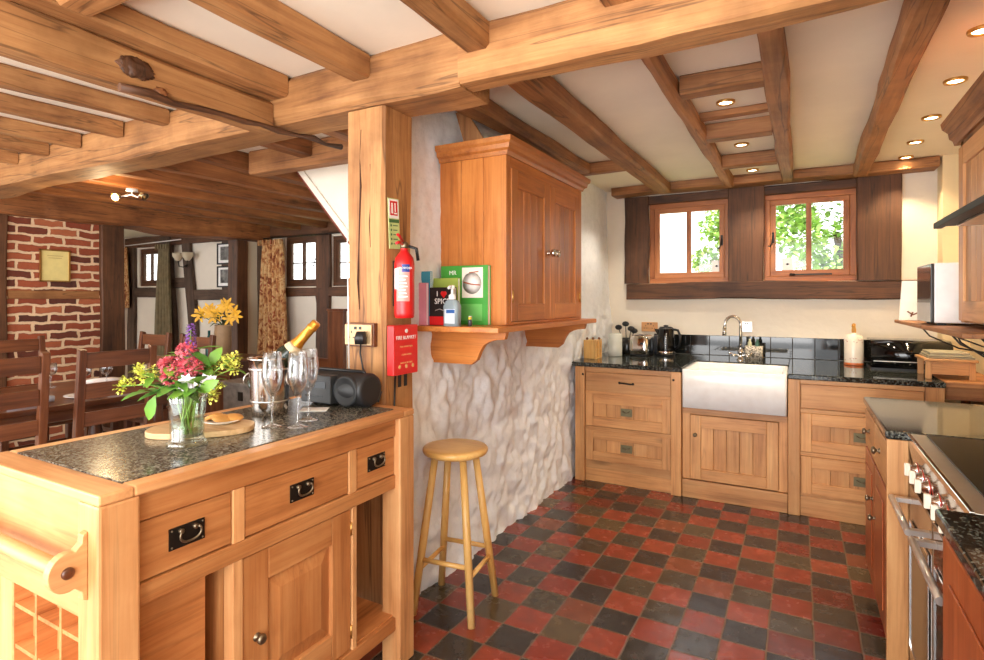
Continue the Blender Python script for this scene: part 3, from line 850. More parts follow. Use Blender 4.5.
# near end: board, lower rail, wine rack, back
m = M(); m.box(IXB + LW, IXF - LW, IY0 + .012, IY0 + .045, .735, IT - .024); m.box(IXB + LW, IXF - LW, IY0 + .006, IY0 + .05, .672, .745)
m.build('end_board', W('islandpale', 'x'), isl, bevel=.004, label='broad end board, coloured paler for the strong light on it')
m = M(); m.box(IXB + LW, IXF - LW, IY0 + .02, IY0 + .055, .13, .18); m.box(IXB + LW, -1.765, IY0 + .02, IY0 + .045, .18, .672, 0); m.build('end_panel', W('islandpale', 'z'), isl, bevel=.003)
m = M(); xr0, xr1 = -1.76, IXF - LW
for k in range(4): x = xr0 + (xr1 - xr0) * k / 3; m.box(x - .005, x + .005, IY0 + .02, IY0 + .30, .18, .672)
for k in range(1, 5): z = .708 - .105 * k; m.box(xr0, xr1, IY0 + .022, IY0 + .30, z - .005, z + .005)
m.box(xr0, xr1, IY0 + .29, IY0 + .30, .18, .672)
m.build('wine_rack', iy, isl, label='square pigeon-hole wine rack')
# towel rail with shaped brackets
rail = None
RZ, RY = .803, .598
m = M(); m.tube([(IXB + .05, RY, RZ), (-1.37, RY, RZ)], .0175, 18); rail = m.build('towel_rail', W('islandpale', 'x'), isl)
prof = []
cy, cz = RY, RZ
for k in range(15):
    a = R(-118 - (244 * k / 14)) + R(0)
    prof.append((cy + math.cos(R(68) + R(224) * k / 14) * .036, cz + math.sin(R(68) + R(224) * k / 14) * .042))
poly = [(IY0 - .0005, cz + .075), (IY0 - .010, cz + .070), (IY0 - .012, cz + .052), (IY0 - .018, cz + .046)] + prof + [(IY0 - .018, cz - .046), (IY0 - .012, cz - .052), (IY0 - .010, cz - .070), (IY0 - .0005, cz - .075)]
for x in (-1.375, IXB + .03):
    m = M(); m.prism(poly, 'x', x, x + .022); br = m.build('rail_bracket', W('islandpale', 'y'), isl, bevel=.002)
    m = M(); m.lathe([(.0125, 0), (.0125, .004), (.009, .007), (0, .007)], (x + .022, cy, cz), 16, 0, axis=(1, 0, 0)); m.build('plug', W('chair', 'x'), br)

# ================================================================== SINK RUN
uz, ux = W('unit', 'z'), W('unit', 'x')
CF = 4.10      # face of the cabinets
CT = .872      # underside of the worktop
def flat_pull(parent, x, z, y=CF - .02):
    m = M(); m.box(x - .042, x + .042, y - .003, y, z - .028, z + .028, 0); m.box(x - .032, x + .032, y - .006, y - .003, z - .016, z + .012, 0)
    m.tube([(x - .024, y - .012, z + .008), (x, y - .016, z - .004), (x + .024, y - .012, z + .008)], .0035, 8, 1)
    m.tube([(x - .024, y - .012, z + .008), (x - .024, y, z + .012)], .003, 6, 1); m.tube([(x + .024, y - .012, z + .008), (x + .024, y, z + .012)], .003, 6, 1)
    return m.build('handle', [flat('verdigris', (118, 112, 84), .45, .5), M_pewter], parent)


def boarded_drawer(parent, x0, x1, z0, z1, pull_x=None, seed=1):
    """framed drawer front with short vertical boards behind the pull"""
    m = M(); w = .06; y0 = CF - .018
    m.box(x0, x0 + w, y0, CF, z0, z1, 0); m.box(x1 - w, x1, y0, CF, z0, z1, 0)
    hh = (z1 - z0) * .3
    m.box(x0 + w, x1 - w, y0, CF, z1 - hh, z1, 1); m.box(x0 + w, x1 - w, y0, CF, z0, z0 + hh, 1)
    d = m.build('drawer', [uz, ux], parent, bevel=.003)
    n = 5
    for k in range(n):
        a = x0 + w + (x1 - x0 - 2 * w) * k / n; b = x0 + w + (x1 - x0 - 2 * w) * (k + 1) / n
        m = M(); m.box(a + .001, b - .001, y0 + .009 + .002 * (k % 2), CF, z0 + hh, z1 - hh); m.build('board', uz, d, bevel=.002)
    flat_pull(d, pull_x if pull_x else (x0 + x1) / 2, (z0 + z1) / 2)
    return d


# left drawer unit
t = thing('drawer_unit', 'three-drawer oak base unit against the white stone wall', 'cabinet', (-1.12, 4.4, 0))
m = M(); m.box(-1.44, -.80, CF, 5.05, .1, CT); m.build('carcass', ux, t)
for a, b in ((-1.515, -1.44), (-.80, -.73)):
    m = M(); m.box(a, b, CF - .035, CF + .06, 0, CT); m.build('post', uz, t, bevel=.004)
for a, b in ((.835, CT), (.66, .70), (.392, .422)):
    m = M(); m.box(-1.44, -.80, CF - .014, CF, a, b); m.build('rail', ux, t, bevel=.002)
m = M(); m.box(-1.436, -.804, CF - .018, CF, .69, .832); d = m.build('drawer', ux, t, bevel=.003)
m = M(); m.tube([(-1.17, CF - .02, .765), (-1.16, CF - .04, .768), (-1.08, CF - .042, .762), (-1.07, CF - .02, .765)], .006, 8); m.ball((-1.17, CF - .03, .766), .01, 8); m.ball((-1.07, CF - .03, .764), .01, 8); m.build('handle', M_iron, d)
boarded_drawer(t, -1.436, -.804, .425, .672); boarded_drawer(t, -1.436, -.804, .165, .395)
m = M(); m.box(-1.44, -.80, CF + .005, CF + .03, 0, .14); m.build('plinth', ux, t)
for x in (-1.452, -.782):
    m = M(); m.ball((x, CF - .036, .815), .009, 8, sq=(1, .5, 1)); m.build('latch', M_iron, t)
# sink unit
t = thing('sink_unit', 'oak base unit with a boarded door below the white sink', 'cabinet', (-.4, 4.4, 0))
m = M(); m.box(-.725, -.07, CF + .02, 5.05, .1, .58); m.build('carcass', ux, t)
m = M(); m.box(-.725, -.07, CF - .015, CF + .03, .585, .625); m.build('rail', ux, t, bevel=.002)
for a, b in ((-.725, -.675), (-.12, -.07)):
    m = M(); m.box(a, b, CF - .01, CF + .02, .13, .585); m.build('stile', uz, t, bevel=.002)
m = M(); m.box(-.725, -.07, CF - .022, CF + .02, 0, .125); m.build('plinth', ux, t, bevel=.004)
m = M(); a, b, c, d_ = -.672, -.123, .135, .58
m.box(a, a + .07, CF - .02, CF + .002, c, d_, 0); m.box(b - .07, b, CF - .02, CF + .002, c, d_, 0)
m.box(a + .07, b - .07, CF - .02, CF + .002, c, c + .075, 1); m.box(a + .07, b - .07, CF - .02, CF + .002, d_ - .085, d_, 1)
d = m.build('door', [uz, ux], t, bevel=.003)
for k in range(5):
    xa = a + .07 + (b - a - .14) * k / 5; xb = a + .07 + (b - a - .14) * (k + 1) / 5
    m = M(); m.box(xa + .0012, xb - .0012, CF - .008 + .003 * (k % 2), CF + .004, c + .075, d_ - .085); m.build('board', uz, d, bevel=.002)
rail_knob(d, rot_at(a + .035, CF - .02, .445, 0), .013)
# right drawer unit, running on as a low table frame into the corner
t = thing('drawer_unit', 'oak drawer unit right of the white sink, below the bread bin', 'cabinet', (.33, 4.4, 0))
m = M(); m.box(0, .64, CF, 5.05, .1, CT); m.build('carcass', ux, t)
for a, b in ((-.068, .0), (.64, .73)):
    m = M(); m.box(a, b, CF - .03, CF + .06, 0, CT); m.build('post', uz, t, bevel=.004)
for a, b in ((.845, CT), (.66, .685), (.385, .41)):
    m = M(); m.box(0, .64, CF - .014, CF, a, b); m.build('rail', ux, t, bevel=.002)
m = M(); m.box(.004, .636, CF - .018, CF, .69, .842); m.build('drawer', ux, t, bevel=.003)
boarded_drawer(t, .004, .636, .412, .658, .33); boarded_drawer(t, .004, .636, .145, .383, .33)
m = M(); m.box(0, .64, CF - .012, CF + .02, 0, .125); m.build('plinth', ux, t, bevel=.003)
t = thing('corner_table', 'low wooden side top continuing into the dark right corner of the kitchen', 'side table', (.88, 4.5, 0))
m = M(); m.box(.737, 1.025, CF - .01, 4.95, .876, .905); m.build('tabletop', W('joist', 'x'), t, bevel=.003)
m = M(); m.box(.74, 1.02, CF + .03, CF + .05, .80, .876); m.build('apron', W('joist', 'x'), t)
for (x, y) in ((.74, 4.9), (.975, 4.9), (.975, CF)):
    m = M(); m.box(x, x + .045, y, y + .045, 0, .876); m.build('leg', W('joist', 'z'), t)

# worktop with a cut-out for the sink, one slab
m = M(); WF = CF - .035; OV = .035
m.box(-1.56, -.725, WF, WY - .004, CT, .905); m.box(-.725, -.07, 4.62, WY - .004, CT, .905); m.box(-.07, .735, WF + .0, WY - .004, CT, .905)
m.build('worktop', M_blkgran, bevel=.006, label='glossy black granite worktop running along the window wall around the sink', cat='worktop')
# belfast sink
m = M(); a, b, y0, y1, z0, z1, w = -.722, -.073, 4.05, 4.615, .632, .897, .028
def rr(x0, x1, y0, y1, r, z, n=5):
    o = []
    for cx, cy, s in ((x1 - r, y1 - r, 0), (x0 + r, y1 - r, 90), (x0 + r, y0 + r, 180), (x1 - r, y0 + r, 270)):
        for k in range(n + 1): an = R(s + 90 * k / n); o.append((cx + math.cos(an) * r, cy + math.sin(an) * r, z))
    return o
def loft(m, loops, mi=0, close0=True, close1=True, smooth=True):
    vs = [[m.v(p) for p in l] for l in loops]; n = len(vs[0])
    for p, q in zip(vs, vs[1:]):
        for k in range(n): m._f([p[k], p[(k + 1) % n], q[(k + 1) % n], q[k]], mi, smooth)
    if close0: m._f(vs[0][::-1], mi, False)
    if close1: m._f(vs[-1], mi, False)
loft(m, [rr(a, b, y0, y1, .02, z0), rr(a, b, y0, y1, .02, z1 - .006), rr(a + .004, b - .004, y0 + .004, y1 - .004, .018, z1), rr(a + w, b - w, y0 + w, y1 - w, .03, z1), rr(a + w + .004, b - w - .004, y0 + w + .004, y1 - w - .004, .03, z1 - .01), rr(a + w + .012, b - w - .012, y0 + w + .012, y1 - w - .012, .04, z0 + .04)])
m.build('sink', M_cer, label='deep white ceramic butler sink between the two drawer units', cat='sink')
# tap
t = thing('mixer_tap', 'tall chrome swan-neck mixer tap behind the white sink', 'tap', (-.41, 4.80, .905))
m = M(); tx, ty = -.41, 4.80
m.lathe([(.03, 0), (.03, .006), (.02, .012), (.018, .05), (.022, .056), (.022, .07), (.013, .08), (.013, .1)], (tx, ty, .905), 20)
pts = [(tx, ty, 1.0), (tx, ty, 1.19)] + [(tx - .055 + .055 * math.cos(a), ty - .02 * (1 - math.cos(a)), 1.19 + .06 * math.sin(a)) for a in [PI * k / 8 for k in range(1, 9)]] + [(tx - .113, ty - .04, 1.15)]
m.tube(pts, .0115, 12); m.tube([(tx - .113, ty - .04, 1.16), (tx - .115, ty - .041, 1.10)], .015, 12)
m.build('spout', M_chrome, t)
for s in (-1, 1):
    m = M(); m.tube([(tx + s * .01, ty - .005, .94), (tx + s * .05, ty - .012, .95), (tx + s * .085, ty - .02, .965)], .007, 10, rs=[.01, .007, .006]); m.lathe([(.012, 0), (.014, .012), (.006, .02)], (tx + s * .05, ty - .012, .935), 12)
    m.build('lever', M_chrome, t)
# splashback tiles
t = thing('splashback', 'row of glossy black tiles along the wall behind the worktop', 'splashback', (-.1, WY, .906))
x = -1.16; k = 0
TM = flat('black_tile', (20, 22, 22), .06, coat=.3)
while x < .66:
    w = .158
    if not (.1 < -1):
        m = M(); m.box(x + .0015, min(x + w, .66) - .0015, WY - .012, WY - .001, .907, 1.075); m.build('tile', TM, t, bevel=.002)
    x += w; k += 1
m = M(); m.box(-1.16, .66, WY - .006, WY - .0008, .907, 1.075); m.build('grout', flat('grout', (120, 110, 100), .8), t)

# ---------------------------------------------------------------- on the worktop
Z0 = .9052
def kettle():
    x, y = -1.0, 4.88
    t = thing('kettle', 'tall black electric kettle with a silver base line and buttons up its side', 'kettle', (x, y, Z0))
    m = M(); m.lathe([(.072, 0), (.076, .008), (.076, .016), (.07, .02)], (x, y, Z0), 28); m.build('base', M_black, t)
    m = M(); m.lathe([(.074, .021), (.075, .03), (.075, .036), (.074, .04)], (x, y, Z0), 28); m.build('trim_ring', M_chrome, t)
    m = M(); m.lathe([(.073, .041), (.074, .06), (.07, .15), (.064, .225), (.06, .232)], (x, y, Z0), 28); b = m.build('body', M_blackgloss, t)
    for k in range(7):
        m = M(); m.ball((x + .01 + .004 * k * .3, y - .0765 + .0015 * k, Z0 + .07 + k * .02), .0055, 8, sq=(1, .4, 1)); m.build('button', M_chrome, b)
    m = M(); m.lathe([(.06, .232), (.05, .246), (.0, .25)], (x, y, Z0), 24); m.ball((x, y, Z0 + .255), .014, 10, sq=(1.6, 1, .6)); m.build('lid', M_black, t)
    m = M(); m.tube([(x + .055, y, Z0 + .225), (x + .1, y - .01, Z0 + .22), (x + .12, y - .015, Z0 + .17), (x + .11, y - .012, Z0 + .09), (x + .07, y, Z0 + .06)], .0105, 10); m.build('handle', M_black, t)
    m = M(); m.prism([(x - .062, Z0 + .17), (x - .095, Z0 + .225), (x - .05, Z0 + .228)], 'y', y - .02, y + .02); m.build('spout', M_blackgloss, t)
kettle()
x, y = -1.20, 4.86
t = thing('toaster', 'polished steel toaster with black ends left of the kettle', 'toaster', (x, y, Z0))
m = M(); loft(m, [rr(x - .075, x + .075, y - .12, y + .12, .03, Z0 + .012), rr(x - .082, x + .082, y - .125, y + .125, .035, Z0 + .05), rr(x - .08, x + .08, y - .12, y + .12, .035, Z0 + .14), rr(x - .068, x + .068, y - .11, y + .11, .03, Z0 + .165), rr(x - .05, x + .05, y - .1, y + .1, .02, Z0 + .172)]); m.build('body', M_chrome, t)
m = M(); m.box(x - .035, x - .012, y - .08, y + .08, Z0 + .170, Z0 + .174); m.box(x + .012, x + .035, y - .08, y + .08, Z0 + .170, Z0 + .174); m.build('slot', M_black, t)
m = M(); loft(m, [rr(x - .077, x + .077, y - .122, y + .122, .03, Z0), rr(x - .077, x + .077, y - .122, y + .122, .03, Z0 + .012)]); m.build('base', M_black, t)
m = M(); m.box(x + .02, x + .045, y - .145, y - .12, Z0 + .1, Z0 + .115); m.build('lever', M_black, t)
# dark canister between toaster and kettle
m = M(); m.lathe([(0, 0), (.052, 0), (.054, .01), (.054, .15), (.05, .158), (.03, .165), (.0, .168)], (-1.09, 5.05, Z0), 24); m.ball((-1.09, 5.05, Z0 + .172), .012, 8)
m.build('canister', flat('slate_blue', (44, 50, 60), .3), label='dark slate storage canister half hidden between toaster and kettle', cat='canister')
# utensil pot
t = thing('utensil_pot', 'dark pot holding black kitchen utensils left of the toaster', 'pot', (-1.355, 4.95, Z0))
m = M(); m.lathe([(0, 0), (.055, 0), (.062, .02), (.062, .13), (.056, .135), (.054, .03), (0, .02)], (-1.355, 4.95, Z0), 24); m.build('jar', flat('dark_glazed', (38, 38, 36), .2), t)
for k, (dx, dy, hh) in enumerate([(-.07, -.02, .23), (-.02, .03, .26), (.04, -.01, .22), (.06, .02, .2)]):
    nm = ['ladle', 'spatula', 'slotted_spoon', 'whisk'][k]
    m = M(); p0 = Vector((-1.355 + dx * .2, 4.95 + dy * .2, Z0 + .03)); p1 = Vector((-1.355 + dx, 4.95 + dy, Z0 + hh))
    m.tube([p0, p1], .004, 6); m.ball(p1, .03, 10, sq=(1.1, .35, .8)); m.build(nm, M_black, label=['black ladle leaning left in the utensil pot', 'black spatula standing tallest in the utensil pot', 'black slotted spoon in the utensil pot', 'black short spoon leaning right in the utensil pot'][k], cat='utensil')
# pale canister and wooden egg box
m = M(); m.lathe([(0, 0), (.056, 0), (.058, .006), (.058, .18), (.052, .186), (.052, .19), (0, .19)], (-1.375, 4.66, Z0), 28)
m.build('jar', flat('pale_enamel', (214, 216, 206), .25), label='pale grey-green cylindrical jar beside the wooden box', cat='jar')
x, y = -1.485, 4.42
t = thing('wooden_rack', 'small light wooden box with knobbed compartments at the left end of the worktop', 'rack', (x, y, Z0))
m = M(); m.box(x - .055, x + .04, y - .09, y + .06, Z0, Z0 + .15); m.build('box', W('stool', 'z'), t, bevel=.003)
m = M()
for k in range(3): m.box(x + .042, x + .05, y - .09 + k * .07, y - .08 + k * .07, Z0, Z0 + .155)
for z in (.0, .07, .14): m.box(x + .041, x + .049, y - .088, y + .06, Z0 + z, Z0 + z + .009)
for k in range(3): m.box(x - .045 + .04 * k, x - .04 + .04 * k, y - .096, y - .09, Z0, Z0 + .15)
m.build('slat', W('stool', 'z'), t)
m = M()
for k in range(3): m.ball((x - .035 + k * .04, y - .06 + k * .03, Z0 + .16), .012, 8)
m.build('knob', W('chair', 'z'), t)
# terrazzo pot by tap
m = M(); loft(m, [rr(-.335 - .055, -.335 + .075, 4.90, 5.0, .015, Z0), rr(-.335 - .055, -.335 + .075, 4.90, 5.0, .015, Z0 + .105), rr(-.335 - .048, -.335 + .068, 4.907, 4.993, .012, Z0 + .105), rr(-.335 - .048, -.335 + .068, 4.907, 4.993, .012, Z0 + .03)])
m.build('sink_caddy', granite('terrazzo', (96, 88, 76), (196, 186, 168), (222, 214, 198), 110, .4), label='square speckled stone sink tidy behind the tap', cat='caddy')
for k, (x, c, lab) in enumerate([(-.355, (196, 196, 160), 'pale green sponge bottle top standing in the speckled sink tidy'), (-.30, (60, 96, 84), 'small dark green bottle standing in the speckled sink tidy')]):
    m = M(); m.lathe([(0, 0), (.016, 0), (.016, .1), (.008, .115), (.008, .13), (0, .13)], (x, 4.95, Z0 + .031), 14); m.build('bottle', flat('sb%d' % k, c, .3), label=lab, cat='bottle')
# soap bottle / kitchen roll
x, y = .345, 4.86
t = thing('soap_bottle', 'white patterned bottle with an amber pump and orange foot band on the worktop', 'bottle', (x, y, Z0))
m = M(); m.lathe([(0, .014), (.06, .014), (.061, .02), (.061, .19), (.05, .215), (.03, .222), (.018, .226), (.018, .235), (0, .235)], (x, y, Z0), 28); bd = m.build('body', flat('cream_glaze', (244, 232, 214), .25), t)
m = M(); m.lathe([(0, 0), (.0615, 0), (.0625, .004), (.0625, .015), (.0605, .018)], (x, y, Z0), 28); m.build('foot_band', flat('orange_glaze', (206, 110, 60), .3), t)
m = M(); m.lathe([(.014, .235), (.015, .26), (.012, .275), (.012, .30), (0, .305)], (x, y, Z0), 14); m.tube([(x, y, Z0 + .292), (x - .01, y - .03, Z0 + .292), (x - .012, y - .042, Z0 + .282)], .006, 8); m.build('pump', flat('amber', (196, 138, 50), .3), t)
m = M(); rnd = random.Random(5)
for k in range(40):
    a = rnd.uniform(0, 2 * PI); z = rnd.choice([.035, .05, .17, .185]) + rnd.uniform(-.004, .004)
    m.ball((x + math.cos(a) * .061, y + math.sin(a) * .061, Z0 + z), .0035, 6)
m.build('dots', flat('pinkdot', (190, 120, 100), .4), bd)
# bread bin: long black gloss box
x0, x1, y0, y1 = .43, .885, 4.62, 4.93
t = thing('bread_bin', 'long glossy black bread bin with a rolled lid against the wall', 'bread bin', ((x0 + x1) / 2, (y0 + y1) / 2, Z0))
pr = [(y0, Z0 + .012), (y1, Z0 + .012), (y1, Z0 + .2)] + [(y0 + .10 - .10 * math.sin(R(90) * k / 8), Z0 + .10 + .10 * math.cos(R(90) * k / 8)) for k in range(9)]
m = M(); m.prism(pr, 'x', x0, x1 - .16 + .15, smooth=True); m.build('lid', M_blackgloss, t)
m = M(); m.box(x0 - .003, x1 - .01, y0 - .003, y1, Z0, Z0 + .011); m.build('base', M_black, t)
m = M(); m.box(x0 + .01, x1 - .03, y0 - .004, y0, Z0 + .055, Z0 + .06); m.build('handle', M_steel, t)
# bench stand with boards
x0, x1, y0, y1 = .665, .90, 4.22, 4.50
t = thing('plate_stand', 'little light oak stand with stubby legs on the right end of the worktop', 'stand', ((x0 + x1) / 2, (y0 + y1) / 2, Z0))
T_ = W('unit', 'x')
for (x, y) in ((x0, y0), (x1 - .03, y0), (x0, y1 - .03), (x1 - .03, y1 - .03)):
    m = M(); m.box(x, x + .03, y, y + .03, Z0, Z0 + .105); m.build('leg', W('unit', 'z'), t, bevel=.003)
m = M(); m.box(x0 - .012, x1 + .012, y0 - .012, y1 + .012, Z0 + .106, Z0 + .122); m.build('top', W('unit', 'x'), t, bevel=.003)
m = M(); m.box(x0 + .03, x1 - .03, y0 + .006, y0 + .02, Z0 + .03, Z0 + .104); m.build('apron', W('unit', 'x'), t)
for k, (z, c, lab) in enumerate([(.1225, (150, 138, 112), 'lower grey-brown place mat on the little oak stand'), (.136, (178, 168, 138), 'middle tan place mat on the little oak stand'), (.149, (160, 152, 128), 'topmost place mat on the little oak stand')]):
    m = M(); m.box(x0 + .01 + .006 * k, x1 - .012 * k, y0 + .01, y1 - .01 - .01 * k, Z0 + z, Z0 + z + .011); m.build('place_mat', flat('mat%d' % k, c, .7), bevel=.002, label=lab, cat='place mat', group='place mats on the oak stand')

# sockets on the window wall
def socket(x, y, z, T, label, mat=flat('old_brass', (196, 164, 122), .4, .5), w=.146, hgt=.086, name='wall_socket'):
    t = thing(name, label, 'socket', (x, y, z))
    T = Matrix.Translation((x, y, z)) @ T
    m = M(T); m.box(-w / 2, w / 2, -.008, 0, -hgt / 2, hgt / 2); m.build('plate', mat, t, bevel=.002)
    m = M(T)
    for s in (-1, 1):
        m.box(s * w * .24 - .0025, s * w * .24 + .0025, -.0088, -.008, .006, .016)
        for q in (-1, 1): m.box(s * w * .24 + q * .011 - .004, s * w * .24 + q * .011 + .004, -.0088, -.008, -.014, -.009)
    m.build('pin_hole', M_black, t)
    m = M(T)
    for s in (-1, 1): m.box(s * w * .09 - .006, s * w * .09 + .006, -.011, -.008, .022, .034)
    m.build('switch', M_black, t)
    return t
socket(-1.20, WY - .001, 1.135, Matrix(), 'brass double socket on the cream wall above the toaster', W('unit', 'x'))
socket(-.395 + .0, WY - .001, 1.155, Matrix(), 'small steel socket plate on the cream wall behind the tap', M_steel, .09)

# stickers on the panes
for x, z, lab in ((-.635, 1.675, 'small white sticker in the lower right corner of the left kitchen window'), (-.09, 1.675, 'small white sticker low on the left pane of the right kitchen window')):
    t = thing('window_sticker', lab, 'sticker', (x, WY + .041, z))
    m = M(); m.box(x - .042, x + .042, WY + .0405, WY + .0425, z - .05, z + .05); m.build('card', M_paper, t)
    m = M(); m.ball((x, WY + .040, z), .009, 8, sq=(1, .1, 1)); m.box(x - .014, x + .014, WY + .0395, WY + .0402, z - .002, z + .002); m.build('mark', M_black, t)

# ================================================================== RIGHT HAND SIDE
# far base unit (reddish doors, shadow put into their colour) X from .30
RX = .30
cz_, cy_ = W('cherry', 'z'), W('unit', 'z')
t = thing('base_unit', 'oak base unit with narrow doors between the cooker and the window wall', 'cabinet', (.66, 2.9, 0))
m = M(); m.box(RX, 1.02, 2.52, 3.30, .1, .865); m.build('carcass', W('unit', 'z'), t)
m = M(); m.box(.28, .345, 2.50, 2.53, 0, .868); m.build('end_post', W('unit', 'z'), t, bevel=.002)
for k, (y0, y1) in enumerate(((2.545, 2.92), (2.93, 3.29))):
    m = M(); m.box(RX - .018, RX - .001, y0, y1, .11, .665, 0); d = m.build('door', [cz_], t, bevel=.003)
    m = M(); m.box(RX - .022, RX - .018, y0 + .07, y1 - .07, .18, .6); m.build('door_panel', cz_, d, bevel=.003)
    rail_knob(d, rot_at(RX - .018, (y0 + .05) if k else (y1 - .05), .45 if k == 0 else .5, -90), .013)
    m = M(); m.box(RX - .018, RX - .001, y0, y1, .68, .85); d = m.build('drawer', W('unit', 'y'), t, bevel=.003)
    rail_knob(d, rot_at(RX - .018, (y0 + y1) / 2, .77, -90), .015)
m = M(); m.box(RX + .04, 1.0, 2.54, 3.28, 0, .1); m.build('plinth', W('unit', 'y'), t)
m = M(); m.box(.275, 1.028, 2.50, 3.325, .868, .90); m.build('worktop', M_gold, bevel=.006, label='dark polished granite slab over the base unit beyond the cooker', cat='worktop') if False else m.build('worktop', M_blkgran, bevel=.008, label='dark polished granite slab over the base unit beyond the cooker', cat='worktop')
# near base unit, red brown
t = thing('base_unit', 'red-brown panelled base unit at the right edge in front of the cooker', 'cabinet', (.66, 1.0, 0))
m = M(); m.box(.30, 1.02, .35, 1.60, .0, .865); m.build('carcass', W('cherry', 'z'), t)
for (y0, y1) in ((1.08, 1.595), (.52, 1.06)):
    m = M(); m.box(.282, .299, y0, y1, .11, .85); d = m.build('door', W('cherry', 'z'), t, bevel=.003)
    m = M(); m.box(.277, .282, y0 + .075, y1 - .075, .19, .77); m.build('door_panel', W('cherry', 'z'), d, bevel=.003)
m = M(); m.box(.272, 1.028, .33, 1.625, .868, .90); m.build('worktop', M_blkgran, bevel=.006, label='black speckled granite slab at the right edge nearest the viewer', cat='worktop')

# range cooker
CX = .345; y0, y1 = 1.635, 2.495
t = thing('range_cooker', 'wide range cooker with a black glass hob, pale control knobs and bar handles', 'cooker', (.68, 2.06, 0))
M_fas = flat('cooker_gloss', (120, 92, 66), .08, .6)
m = M(); m.box(CX + .03, 1.0, y0, y1, .08, .88); m.build('body', M_black, t)
m = M(); m.box(CX - .006, 1.0, y0, y1, .884, .897, 0); m.box(CX - .008, CX + .004, y0, y1, .880, .899, 1); m.build('hob_surround', [M_steel, M_chrome], t, bevel=.002)
m = M(); m.box(CX + .048, .99, y0 + .02, y1 - .02, .8975, .902); m.build('hob_glass', flat('hob_black', (8, 8, 9), .3, spec=.25), t)
m = M(); m.hexa([(CX + .012, y0, .735), (CX + .05, y0, .735), (CX + .05, y1, .735), (CX + .012, y1, .735), (CX - .004, y0, .88), (CX + .05, y0, .88), (CX + .05, y1, .88), (CX - .004, y1, .88)]); m.build('control_panel', M_fas, t)
KN = flat('knob_cream', (238, 226, 206), .25)
for k in range(7):
    y = 2.36 - .098 * k - (.05 if k > 2 else 0)
    z = .80
    T = rot_at(CX + .004, y, z, -90)
    m = M(T); m.lathe([(.026, 0), (.026, .006), (.017, .01), (.017, .02), (.0, .021)], (0, 0, 0), 20, 0, axis=(0, -1, 0)); kb = m.build('knob', M_chrome, t)
    m = M(T); m.box(-.007, .007, -.036, -.02, -.021, .021); m.build('grip', KN, kb, bevel=.003)
    m = M(T); m.lathe([(.0275, .0), (.0275, .002), (.0265, .003)], (0, 0, 0), 20, 0, axis=(0, -1, 0)); m.build('red_ring', flat('red_ring', (190, 60, 40), .4), kb)
for (a, b) in ((2.09, 2.487), (1.645, 2.075)):
    m = M(); m.box(CX, CX + .03, a, b, .10, .72); d = m.build('oven_door', M_fas, t, bevel=.004)
    m = M(); m.box(CX - .003, CX, a + .04, b - .04, .16, .60); m.build('door_glass', flat('oven_glass', (10, 10, 11), .15, spec=.3), d)
    m = M(); m.box(CX - .006, CX - .003, a + .035, a + .04, .16, .6); m.box(CX - .006, CX - .003, b - .04, b - .035, .16, .6); m.box(CX - .006, CX - .003, a + .035, b - .035, .155, .16); m.box(CX - .006, CX - .003, a + .035, b - .035, .6, .605); m.build('glass_trim', M_chrome, d)
    m = M(); m.tube([(CX - .055, a + .02, .668), (CX - .055, b - .02, .668)], .0105, 14)
    for yy in (a + .035, b - .035): m.box(CX - .055, CX, yy - .012, yy + .012, .660, .676)
    m.build('handle', M_steel, d)
m = M(); m.box(CX + .02, 1.0, y0, y1, 0, .08); m.build('plinth', M_black, t)

# wall cabinet, right
t = thing('wall_cabinet', 'dark oak wall cabinet with moulded crown at the right edge beside the hood', 'cabinet', (.82, 2.76, 1.27))
wz, wy = W('unit', 'z'), W('joist', 'y')
XF = .60
m = M(); m.box(XF + .02, 1.028, 2.47, 3.05, 1.285, 2.08); m.build('carcass', wz, t)
m = M(); a, b = 2.475, 3.045
m.box(XF, XF + .02, a, a + .07, 1.285, 2.08, 0); m.box(XF, XF + .02, b - .045, b, 1.285, 2.08, 0); m.box(XF, XF + .02, a, b, 2.02, 2.08, 1); m.build('face_frame', [wz, wy], t, bevel=.002)
m = M(); a, b, c, d_ = 2.55, 2.995, 1.295, 2.015
m.box(XF - .018, XF, a, a + .07, c, d_, 0); m.box(XF - .018, XF, b - .07, b, c, d_, 0); m.box(XF - .018, XF, a + .07, b - .07, c, c + .08, 1); m.box(XF - .018, XF, a + .07, b - .07, d_ - .08, d_, 1)
d = m.build('door', [wz, W('unit', 'y')], t, bevel=.003)
for k in range(4):
    q0 = a + .07 + (b - a - .14) * k / 4; q1 = a + .07 + (b - a - .14) * (k + 1) / 4
    m = M(); m.box(XF - .008, XF, q0 + .0015, q1 - .0015, c + .08, d_ - .08); m.build('board', wz, d, bevel=.002)
for z in (1.42, 1.9):
    m = M(); m.tube([(XF - .008, b + .006, z - .03), (XF - .008, b + .006, z + .03)], .006, 8); m.build('hinge', M_brass, d)
crp = [(0, 0), (-.012, .0), (-.018, .02), (-.03, .03), (-.034, .055), (-.055, .075), (-.06, .1), (0, .1)]
m = M(); m.prism([(XF + x, 2.05 + z) for x, z in crp] + [(1.028, 2.15), (1.028, 2.05)], 'y', 1.4, 3.10); m.build('crown', W('joist', 'y'), t)
m = M(); m.box(XF + .02, 1.028, 1.58, 2.465, 1.78, 2.05); m.build('bridge_panel', wz, t)
